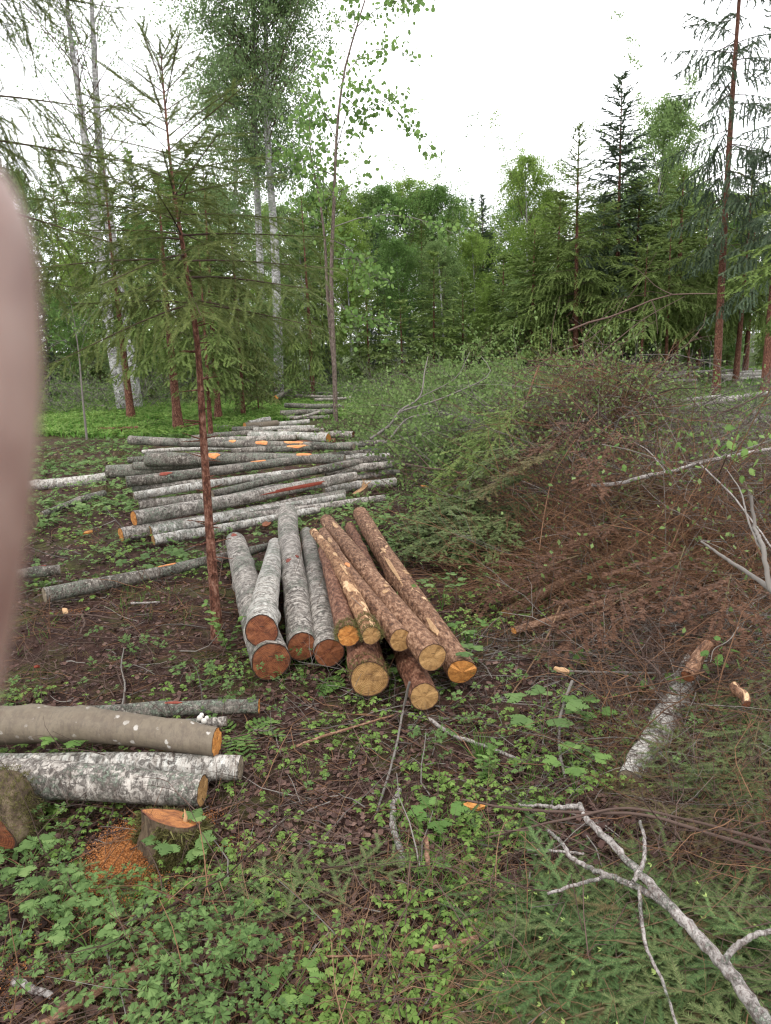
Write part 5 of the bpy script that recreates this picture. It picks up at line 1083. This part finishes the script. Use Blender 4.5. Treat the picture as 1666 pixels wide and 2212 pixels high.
pstick('brush_branch', 'crooked grey branch in the leafy brush beside the third log pile', [(800, 948, 9.5), (845, 915, 9.6), (862, 890, 9.6), (905, 860, 9.7), (918, 800, 9.9), (925, 770, 10)], .02, .006, TG, subs=[([(862, 890, 9.6), (980, 850, 9.6), (1060, 800, 9.8), (1040, 770, 10)], .012, .004), ([(905, 860, 9.7), (990, 810, 9.9), (1015, 760, 10.1)], .008, .003)])
pstick('brush_branch', 'grey branch arching over the left of the leafy heap', [(780, 1000, 9), (840, 950, 9.1), (880, 905, 9.3), (960, 890, 9.4)], .016, .006, TG)
pstick('brush_branch', 'dark pole slanting through the grey branches at the far right', [(1440, 960, 7.5), (1530, 905, 7.8), (1620, 865, 8), (1720, 800, 8.2)], .012, .007, M['twig'], subs=[([(1530, 905, 7.8), (1480, 850, 7.8), (1440, 830, 7.8)], .005, .002), ([(1440, 960, 7.5), (1360, 1040, 7.2)], .01, .006)])
pstick('leafy_branch', 'branch with bright round leaves at the right edge above the lichened one', [(1720, 930, 4.6), (1640, 960, 4.6), (1560, 985, 4.6), (1490, 1000, 4.6)], .005, .002, TG, leaf=([(1650, 945, 4.6), (1600, 970, 4.6), (1565, 955, 4.6), (1610, 1000, 4.6)], 26, .05, .062, 'leaf_light'), cat='leafy branch')
pstick('leafy_branch', 'slender twig with bright leaves left of the one at the right edge', [(1300, 960, 5.), (1370, 975, 5.), (1430, 1000, 5.), (1470, 1060, 5.)], .004, .002, TG, leaf=([(1340, 985, 5), (1480, 950, 5), (1430, 995, 5), (1475, 1010, 5)], 34, .045, .05, 'leaf_light'), cat='leafy branch')
for i, (px, py, z_, lab) in enumerate([(1545, 1400, .3, 'alder twig with broad green leaves above the pinkish log piece'), (1355, 1420, .12, 'green-leaved twig left of the rotting birch log'), (1430, 1470, .15, 'twig with limp leaves across the rotting birch log'), (1250, 1400, .15, 'limp leafed twig in front of the red twig heap')]):
    P = at(px, py, z_); q = proj_ = None
    pstick('leafy_twig', lab, [(px+50, py-45, P[1]+.1), (px+20, py-10, P[1]), (px, py, P[1]), (px-10, py+30, P[1]-.05)], .003, .0015, TG, leaf=([(px, py, P[1]), (px+20, py+15, P[1]), (px-10, py+20, P[1])], 11, .03, .05, 'leaf'), cat='leafy branch')

# ------------------------------------------------------------------ stumps, sawdust, chips
def tufts(mb, P, N, rng, n, s0, s1, mi=0):
    i = rng.integers(0, len(P), n); p = P[i]+rng.normal(0, .006, (n, 3)); D = norm(N[i]+rng.normal(0, .55, (n, 3)))
    b_ = (np.array([(0, -.09, 0), (0, .09, 0), (1, 0, .1)], float), np.array([(0, 1, 2)])); mb.inst(b_[0], b_[1], frames(D, roll=rng.uniform(-3, 3, n))*rng.uniform(s0, s1, n)[:, None, None], p, mi)
def stump(label, px, py, h, r, seed, top, tilt_=(0, 0), mossy=(.0, 6.28), nm=2500, splinter=False, name='tree_stump', flare=.45, moss_mat='moss'):
    rng = np.random.default_rng(seed); c0 = at(px, py, h); base = np.array([c0[0], c0[1], float(ground_h(c0[0], c0[1]))-.03]); rt = empty(name, tuple(base)); tag(rt, label, 'tree stump')
    k = 28; an = np.arange(k)*2*math.pi/k; rows = []; hh = h+.03; prof_ = 1+.10*np.sin(2*an+seed)+.07*np.sin(3*an+1.7*seed)+.04*np.sin(5*an)
    for q in np.linspace(0, 1, 9):
        rr = r*prof_*(1+flare*(1-q)**2*(1+.3*np.sin(4*an+seed)))*(1+rng.normal(0, .012, k)); rows.append(np.stack([rr*np.cos(an), rr*np.sin(an), q*hh+(rr*np.cos(an)*tilt_[0]+rr*np.sin(an)*tilt_[1])*q], -1))
    V = np.array(rows); mb = MB(); i = np.arange(8)[:, None]*k; j = np.arange(k)[None]; j2 = (j+1) % k; mb.add(V.reshape(-1, 3), None, np.stack([i+j, i+j2, i+k+j2, i+k+j], -1).reshape(-1, 4)); mb.build('bark', M['stump_bark'], rt, True)
    disc_mesh('cut_top', V[-1], V[-1].mean(0), norm(np.array([-tilt_[0], -tilt_[1], 1.])), top, rt, .004, seed)
    if nm:
        Pm = V[:-1].reshape(-1, 3); Nm = norm(Pm*np.array([1, 1, 0.])+np.array([0, 0, .02])); ang = np.arctan2(Pm[:, 1], Pm[:, 0]) % 6.283; ok = ((ang-mossy[0]) % 6.283) < (mossy[1]-mossy[0]) if mossy[1]-mossy[0] < 6.28 else np.ones(len(Pm), bool)
        m2 = MB(); tufts(m2, Pm[ok], Nm[ok], rng, nm, .012, .032); m2.build('moss_cover', M[moss_mat], rt)
    if splinter:
        m3 = MB()
        for q in range(splinter):
            a = rng.uniform(-.6, .9) if splinter > 1 else .5; b0 = V[-1].mean(0)+np.array([r*.7*math.cos(a)*rng.uniform(.3, 1.), r*.6*math.sin(a)*rng.uniform(-1, 1), -.01]); hgt = rng.uniform(.05, .08)*(1.6 if splinter > 1 else 1.)
            m3.tubes(np.array([[b0, b0+[.004, 0, hgt*.5], b0+[.003, 0, hgt] if splinter == 1 else b0+[.01+rng.normal(0, .01)*splinter, 0, hgt]]]), np.array([[.008, .006, .001]]), 4)
        m3.build('splinter', M['scar_pale'], rt)
    return rt
M['chips_top'] = cut_face('sawn_top_with_chips', (.12, .035, .018), (.42, .17, .055), (.07, .022, .015))
stump('mossy stump with a slanting orange sawn top and one upright splinter', 374, 1768, .125, .092, 3, M['chips_top'], (-.25, -.42), (4.3, 9.4), 7500, 1)
plog('M1', 'mossy_log', (-30, 1795), .085, 105, (48, 1728), .085, 88, M['stump_bark'], M['cut_red'], M['cut_red'], 'rounded moss-covered log end at the left edge with dark red cut', knots=9, rough=2.2)
stump('splintered stump with torn orange wood at the right end of the second pile', 778, 1046, .13, .075, 7, M['scar_pale'], (.5, .1), (2., 5), 900, 6)
stump('low stump with orange top left of the lone lichened branch log', 60, 1120, .10, .09, 9, M['cut_orange'], (.1, -.6), (0, 3), 600)
for i, (px, py, lab) in enumerate([(105, 985, 'low brown stump at the edge of the bright grass, leftmost'), (175, 985, 'low brown stump beside the leftmost one at the grass edge'), (252, 975, 'dark low stump nearest the second pile at the grass edge'), (75, 975, 'orange-topped low stump near the left edge of the grass'), (215, 1055, 'mossy brown stump between the white log and the branch log')]):
    stump(lab, px, py, .10, .085, 20+i, M['chips_top' if i == 3 else 'stump_bark'], (.3*(-1)**i, -.3), (0, 6.28), 900)
def chips(name, label, els, seed, sz=(.0018, .0055), mt='sawdust', kind='stuff'):
    rng = np.random.default_rng(seed); mb = MB()
    for (px, py, rx, ry, n) in els:
        c0 = at(px, py, 0); x = c0[0]+rng.normal(0, rx, n); y = c0[1]+rng.normal(0, ry, n); mb.inst(curl[0], curl[1], tilt(rng, n, .6)*rng.uniform(*sz, n)[:, None, None], np.stack([x, y, ground_h(x, y)+rng.uniform(.008, .022, n)], -1), 0)
    tag(mb.build(name, [M[mt]]), label, kind=kind)
chips('sawdust', 'orange sawdust below the mossy stump and beside other cuts', [(262, 1860, .04, .07, 15000), (262, 1880, .075, .13, 9000), (300, 1920, .05, .05, 1200), (285, 1800, .03, .03, 500), (350, 2010, .02, .06, 500), (150, 1322, .06, .04, 500), (190, 1150, .06, .12, 400), (200, 1175, .12, .06, 300), (445, 1770, .03, .03, 500), (495, 1840, .05, .03, 300), (20, 2120, .04, .06, 400)], 501)
def chip(label, px, py, L, W_, seed, mt, z=.02, az=None):
    rng = np.random.default_rng(seed); a = np.linspace(0, 6.283, 11)[:-1]; r_ = rng.uniform(.7, 1.1, 10); top = np.stack([L/2*r_*np.cos(a), W_/2*r_*np.sin(a), .006+rng.normal(0, .003, 10)], -1); V = np.vstack([top, top*[.95, .95, 0]+[0, 0, -.006]])
    F = [tuple(range(10)), tuple(range(19, 9, -1))]+[(i, 10+i, 10+(i+1) % 10, (i+1) % 10) for i in range(10)]
    me = bpy.data.meshes.new('wood_chip'); me.from_pydata([tuple(v) for v in V], [], F); me.materials.append(mt); o_ = bpy.data.objects.new('wood_chip', me); COL.objects.link(o_); p = at(px, py, z); o_.location = p; o_.rotation_euler = (rng.normal(0, .2), rng.normal(.2, .2), az if az is not None else rng.uniform(0, 6)); tag(o_, label, 'wood chip')
chip('bright orange alder chip lying in the plants of the middle foreground', 1024, 1742, .085, .04, 1, M['cut_orange'], .03, 0)
chip('pinkish bark-edged chip at the end of the straight dark stick', 1214, 1448, .08, .045, 2, M['scar_pale'], .11, 0)
chip('red bark chip on the brown ground above the near left pile', 80, 1440, .05, .03, 3, M['scar_red'])
chip('orange chip below the second pile on the moss', 190, 1150, .10, .05, 4, M['cut_orange'])
chip('orange wedge near the forked stick', 140, 1320, .08, .04, 5, M['scar_pale'])
chip('round orange cut branch end at the foot of the leafy brush', 917, 1052, .09, .08, 6, M['cut_orange'], .12)
chip('small reddish cut end lying behind the front birch logs', 576, 1132, .09, .07, 7, M['cut_red'], .06)
# moss collars on three front logs, fungus on the hidden log
def collar(key, t0, t1, n, seed, arc=(0, 6.28)):
    body, V, L = LOGS[key]; rng = np.random.default_rng(seed); k = max(1, int(t1*(len(V)-1))); A = V[int(t0*(len(V)-1)):k+1]; c0 = A.mean(1, keepdims=True); Nn = norm(A-c0); P = A.reshape(-1, 3); Nn = Nn.reshape(-1, 3); an = np.arctan2(Nn[:, 2], Nn[:, 1]); ok = Nn[:, 2] > arc[0]; P, Nn = P[ok], Nn[ok]
    P2 = P+np.array([1, 0, 0])*rng.uniform(-.02, .02, (len(P), 1)); P2[:, 0] = np.maximum(P2[:, 0], 0.0)
    mb = MB(); tufts(mb, P2, Nn, rng, n, .006, .016); mb.build('moss_collar', M['moss'], body)
collar('A5', 0, .06, 1600, 1, (-.3,)); collar('A6', 0, .09, 1800, 2, (-.5,)); collar('A11', 0, .05, 900, 3, (.2,)); collar('b6', 0, .2, 700, 4, (.0,)); collar('M1', 0, 1., 9000, 5, (-.9,))
mb = MB()
for k, (px, py, r_) in enumerate([(432, 1552, .013), (441, 1558, .012), (436, 1545, .010), (447, 1551, .009)]):
    c0 = at(px, py, .075+.004*k); u = np.linspace(0, math.pi, 7); v_ = np.linspace(0, 6.283, 11)[:-1]; V = np.array([[c0+np.array([r_*math.sin(a)*math.cos(b_), r_*math.sin(a)*math.sin(b_)*.8, r_*math.cos(a)*1.1]) for b_ in v_] for a in u])
    i = np.arange(6)[:, None]*10; j = np.arange(10)[None]; j2 = (j+1) % 10; mb.add(V.reshape(-1, 3), None, np.stack([i+j, i+10+j, i+10+j2, i+j2], -1).reshape(-1, 4))
fm, n_, b_ = mat('fungus_white'); b_.inputs['Base Color'].default_value = (.62, .58, .52, 1); b_.inputs['Roughness'].default_value = .7
tag(mb.build('bracket_fungus', fm, smooth=True), 'cluster of white fungus caps on the short grey log tip', 'fungus')

# ------------------------------------------------------------------ individual leafy plants
def herb(label, px, py, z, h, kind, seed, mt='anemone', size=.09, nl=3, cat='plant', name='leafy_plant', spread=.5, az0=None):
    rng = np.random.default_rng(seed); p = at(px, py, z); p[2] = float(ground_h(p[0], p[1])) if z < .03 else z; rt = empty(name, tuple(p)); tag(rt, label, cat)
    sb, lb = MB(), MB(); LF = leaf_blade()
    if kind == 'round':                                   # stem with alternate oval leaves
        for q in range(nl):
            a = rng.uniform(0, 6.28); top = np.array([math.cos(a)*spread*h*.6, math.sin(a)*spread*h*.6, h*rng.uniform(.6, 1.1)]); P = spline(np.array([[0, 0, 0], top*.5+[0, 0, h*.12], top]), 7); sb.tubes(P[None], np.linspace(.0022, .001, 7)[None], 5)
            for s_ in range(1, 7):
                for sg in (-1, 1):
                    b0 = P[s_]; d = norm(np.array([math.cos(a+sg*1.2+rng.normal(0, .3)), math.sin(a+sg*1.2+rng.normal(0, .3)), rng.uniform(-.2, .4)])); lb.inst(LF[0], LF[1], frames(d[None])*size*rng.uniform(.6, 1.1), b0[None], 0)
    elif kind == 'pinnate':                               # rowan or fern like
        for q in range(nl):
            a = (az0 if az0 is not None else rng.uniform(0, 6.28))+q*6.28/nl+rng.normal(0, .2); d = np.array([math.cos(a), math.sin(a), .55]); P = np.array([d*h*u+np.array([0, 0, -.5*h*u*u]) for u in np.linspace(0, 1, 9)]); sb.tubes(P[None], np.linspace(.0018, .0007, 9)[None], 4)
            for s_ in range(2, 9):
                t_ = norm(P[s_]-P[s_-1])
                for sg in (-1, 1):
                    e = norm(t_*.45+sg*norm(np.cross([0, 0, 1.], t_))+rng.normal(0, .05, 3)); lb.inst(LF[0]*np.array([1, .55, 1]), LF[1], frames(e[None])*size*(1-.05*abs(s_-5)), P[s_][None], 0)
            lb.inst(LF[0]*np.array([1, .5, 1]), LF[1], frames(norm(P[-1]-P[-2])[None])*size, P[-1][None], 0)
    else:                                                 # palmate toothed leaves on stalks
        for q in range(nl):
            a = 6.28*q/nl+rng.normal(0, .3); top = np.array([math.cos(a)*spread*h, math.sin(a)*spread*h, h*rng.uniform(.7, 1.05)]); P = spline(np.array([[0, 0, 0], top*[.3, .3, .6], top]), 7); sb.tubes(P[None], np.linspace(.002, .001, 7)[None], 4)
            tv, tt = anemone_t(seed*7+q, 1); ti = tilt(rng, 1, .15)
            for w_ in (-1, 0, 1):
                b2 = a+w_*1.0; lb.inst(LF[0]*np.array([1, 1.15, 1]), LF[1], frames(norm(np.array([[math.cos(b2), math.sin(b2), rng.uniform(-.25, .1)]])))*size*(1 if w_ == 0 else .85), top[None], 0)
    sb.build('stem', M['leaf'], rt); lb.build('leaves', M[mt], rt)
herb('leafy sapling with round bright leaves in front of the leftmost birch log', 492, 1400, .0, .26, 'round', 1, 'leaf_light', .045, 4, spread=.6, name='leafy_sapling')
herb('small round-leaved shoot hanging before the low birch log end', 590, 1440, .0, .14, 'round', 2, 'leaf_light', .04, 2, name='leafy_sapling')
herb('palmate-leaved plant growing before the splintered log end', 985, 1478, .0, .22, 'palm', 3, 'anemone', .065, 5)
herb('dark palmate plant between the bottom spruce logs', 862, 1462, .0, .10, 'palm', 4, 'anemone', .05, 5)
herb('pinnate seedling like a small fern right of the tan alder log', 515, 1590, .0, .17, 'pinnate', 5, 'leaf_light', .055, 5, name='rowan_seedling')
herb('fern-like seedling left of the thickest spruce log end', 748, 1480, .0, .13, 'pinnate', 6, 'leaf', .04, 4, name='rowan_seedling')
herb('pinnate seedling in front of the brown twig heap', 1095, 1275, .0, .18, 'pinnate', 7, 'leaf_light', .05, 4, name='rowan_seedling')
herb('broad three-leaved plant with bluish leaves right of the middle', 1175, 1610, .0, .20, 'palm', 8, 'anemone', .085, 5)
herb('three-leaved plant just right of the bluish one', 1265, 1590, .0, .13, 'palm', 9, 'leaf', .06, 5)
herb('broad green leaves poking up between the near logs, left clump', 150, 1640, .05, .13, 'palm', 10, 'leaf_light', .055, 3)
herb('broad green leaves poking up between the near logs, right clump', 195, 1640, .05, .13, 'palm', 11, 'leaf', .055, 3)
herb('light green plant with serrated leaves below the rotting log', 1240, 1735, .0, .14, 'palm', 12, 'leaf_light', .06, 4)
herb('pointed-leaved plant at the left edge below the big stump', 60, 1900, .0, .12, 'palm', 13, 'anemone', .05, 6)
herb('large three-leaved plant left of the sawdust', 130, 1985, .0, .12, 'palm', 14, 'anemone', .042, 8)
herb('bright leafy clump in the lower left foreground', 200, 2085, .0, .12, 'palm', 15, 'anemone', .042, 8)
herb('leafy plant in front of the mossy stump', 395, 1880, .0, .13, 'palm', 16, 'anemone', .06, 6)
herb('spiky light green herb right of centre', 1045, 1690, .0, .16, 'round', 17, 'leaf_light', .035, 5, spread=.5)
herb('broad-leaved plant beside the cut sapling stump', 945, 1800, .0, .10, 'palm', 18, 'leaf', .06, 4)
herb('leafy clump at the right side of the front pile', 955, 1320, .0, .20, 'palm', 19, 'anemone', .055, 8)
herb('leafy clump at the foot of the rightmost spruce log', 1010, 1400, .0, .15, 'palm', 20, 'leaf', .045, 7)
herb('plant at the bottom edge with light clover leaves', 640, 2180, .0, .08, 'palm', 21, 'leaf_light', .04, 7)
mb = MB(); rng = np.random.default_rng(9); p0 = at(1040, 1650, 0)
Pg = curved(np.tile(p0, (60, 1))+rng.normal(0, .012, (60, 3))*[1, 1, 0], np.stack([rng.normal(0, .25, 60), rng.normal(0, .25, 60), np.ones(60)], -1), rng.uniform(.08, .17, 60), rng, 6, .25, .05); mb.tubes(Pg, np.tile(np.linspace(.0014, .0004, 6), (60, 1)), 3)
tag(mb.build('grass_tuft', M['grass']), 'small tuft of fine grass right of centre', 'grass tuft')

# ------------------------------------------------------------------ the photographer's finger at the left edge, close to the lens
def cpt(px, py, dep): return np.array([0, 0, CH])+_f*dep+CX*(px-833)/FPX*dep+CU*(1106-py)/FPX*dep
def hand():
    mb = MB(); dep = .05; rpx = .0084
    def limb(pts, rad, sides=20):
        P = spline(np.array(pts), 26); s_ = np.linspace(0, 1, 26); rr = np.interp(s_, np.linspace(0, 1, len(rad)), rad)
        P = np.vstack([P]); mb.tubes(P[None], rr[None], sides); n = len(P)
        for e, sg in ((0, 1), (n-1, -1)):                # rounded ends
            d = norm(P[e]-P[e+sg]); ref = norm(np.cross(d, [.3, .2, 1.])); b2 = np.cross(d, ref); a = np.arange(sides)*6.28318/sides
            rows = [P[e]+d*rr[e]*1.25*math.sin(q)+rr[e]*math.cos(q)*(np.outer(np.cos(a), ref)+np.outer(np.sin(a), b2)) for q in np.linspace(-.4, 1.5, 8)]
            V = np.array(rows); i = np.arange(7)[:, None]*sides; j = np.arange(sides)[None]; j2 = (j+1) % sides
            mb.add(V.reshape(-1, 3), None, np.stack([i+j, i+sides+j, i+sides+j2, i+j2], -1).reshape(-1, 4)); c0 = len(V.reshape(-1, 3)); mb.add(np.vstack([V[-1], V[-1].mean(0)]), [(q, (q+1) % sides, sides) for q in range(sides)]); mb.add(np.vstack([V[0], V[0].mean(0)]), [((q+1) % sides, q, sides) for q in range(sides)])
    limb([cpt(-196, 560, dep), cpt(-192, 800, dep), cpt(-230, 1150, dep), cpt(-320, 1600, dep), cpt(-700, 2300, dep*1.02), cpt(-1250, 3000, dep*1.1)], [.0078, .0081, .0080, .0083, .0090, .0098])
    q0 = cpt(-1250, 3000, dep*1.1)
    for k, (ox, oy) in enumerate([(-.030, .004), (-.050, .0), (-.068, -.006)]):      # curled fingers gripping the phone
        b0 = q0+CX*ox+CU*(oy-.004); limb([b0, b0+CU*.028+_f*.006, b0+CU*.040-_f*.012, b0+CU*.026-_f*.026], [.0095, .0085, .008, .007])
    limb([q0-CU*.035-CX*.005, q0-CU*.025+CX*.014-_f*.012, q0-CU*.004+CX*.018-_f*.026], [.012, .010, .0085])
    limb([q0, q0-CU*.03-CX*.02, q0-CU*.075-CX*.035], [.014, .022, .022]); limb([q0-CX*.030, q0-CX*.035-CU*.04, q0-CX*.035-CU*.075], [.014, .02, .022]); limb([q0-CX*.062, q0-CX*.055-CU*.04, q0-CX*.045-CU*.075], [.013, .018, .02])
    limb([q0-CU*.07-CX*.035, q0-CU*.15-CX*.06-_f*.04, q0-CU*.30-CX*.10-_f*.12], [.024, .026, .036])
    skin, n_, b_ = mat('skin'); g = G(n_); g.L(g.ramp(g.noise(g.obj(False), 130, 5, .6), [(.38, (.19, .105, .085)), (.62, (.29, .19, .155))]), b_.inputs['Base Color']); b_.inputs['Roughness'].default_value = .5
    b_.inputs['Subsurface Weight'].default_value = .15; b_.inputs['Subsurface Scale'].default_value = .004; b_.inputs['Subsurface Radius'].default_value = (1, .35, .2)
    o_ = mb.build('person', skin, smooth=True); md = o_.modifiers.new('r', 'REMESH'); md.mode = 'VOXEL'; md.voxel_size = .0011; md.use_smooth_shade = True
    sm = o_.modifiers.new('s', 'SMOOTH'); sm.factor = .6; sm.iterations = 10
    dg = bpy.context.evaluated_depsgraph_get(); me = bpy.data.meshes.new_from_object(o_.evaluated_get(dg)); o_.modifiers.clear(); o_.data = me
    if not me.materials: me.materials.append(skin)
    tag(o_, 'out of focus fingertip of the photographer at the left edge of the picture', 'person')
hand()
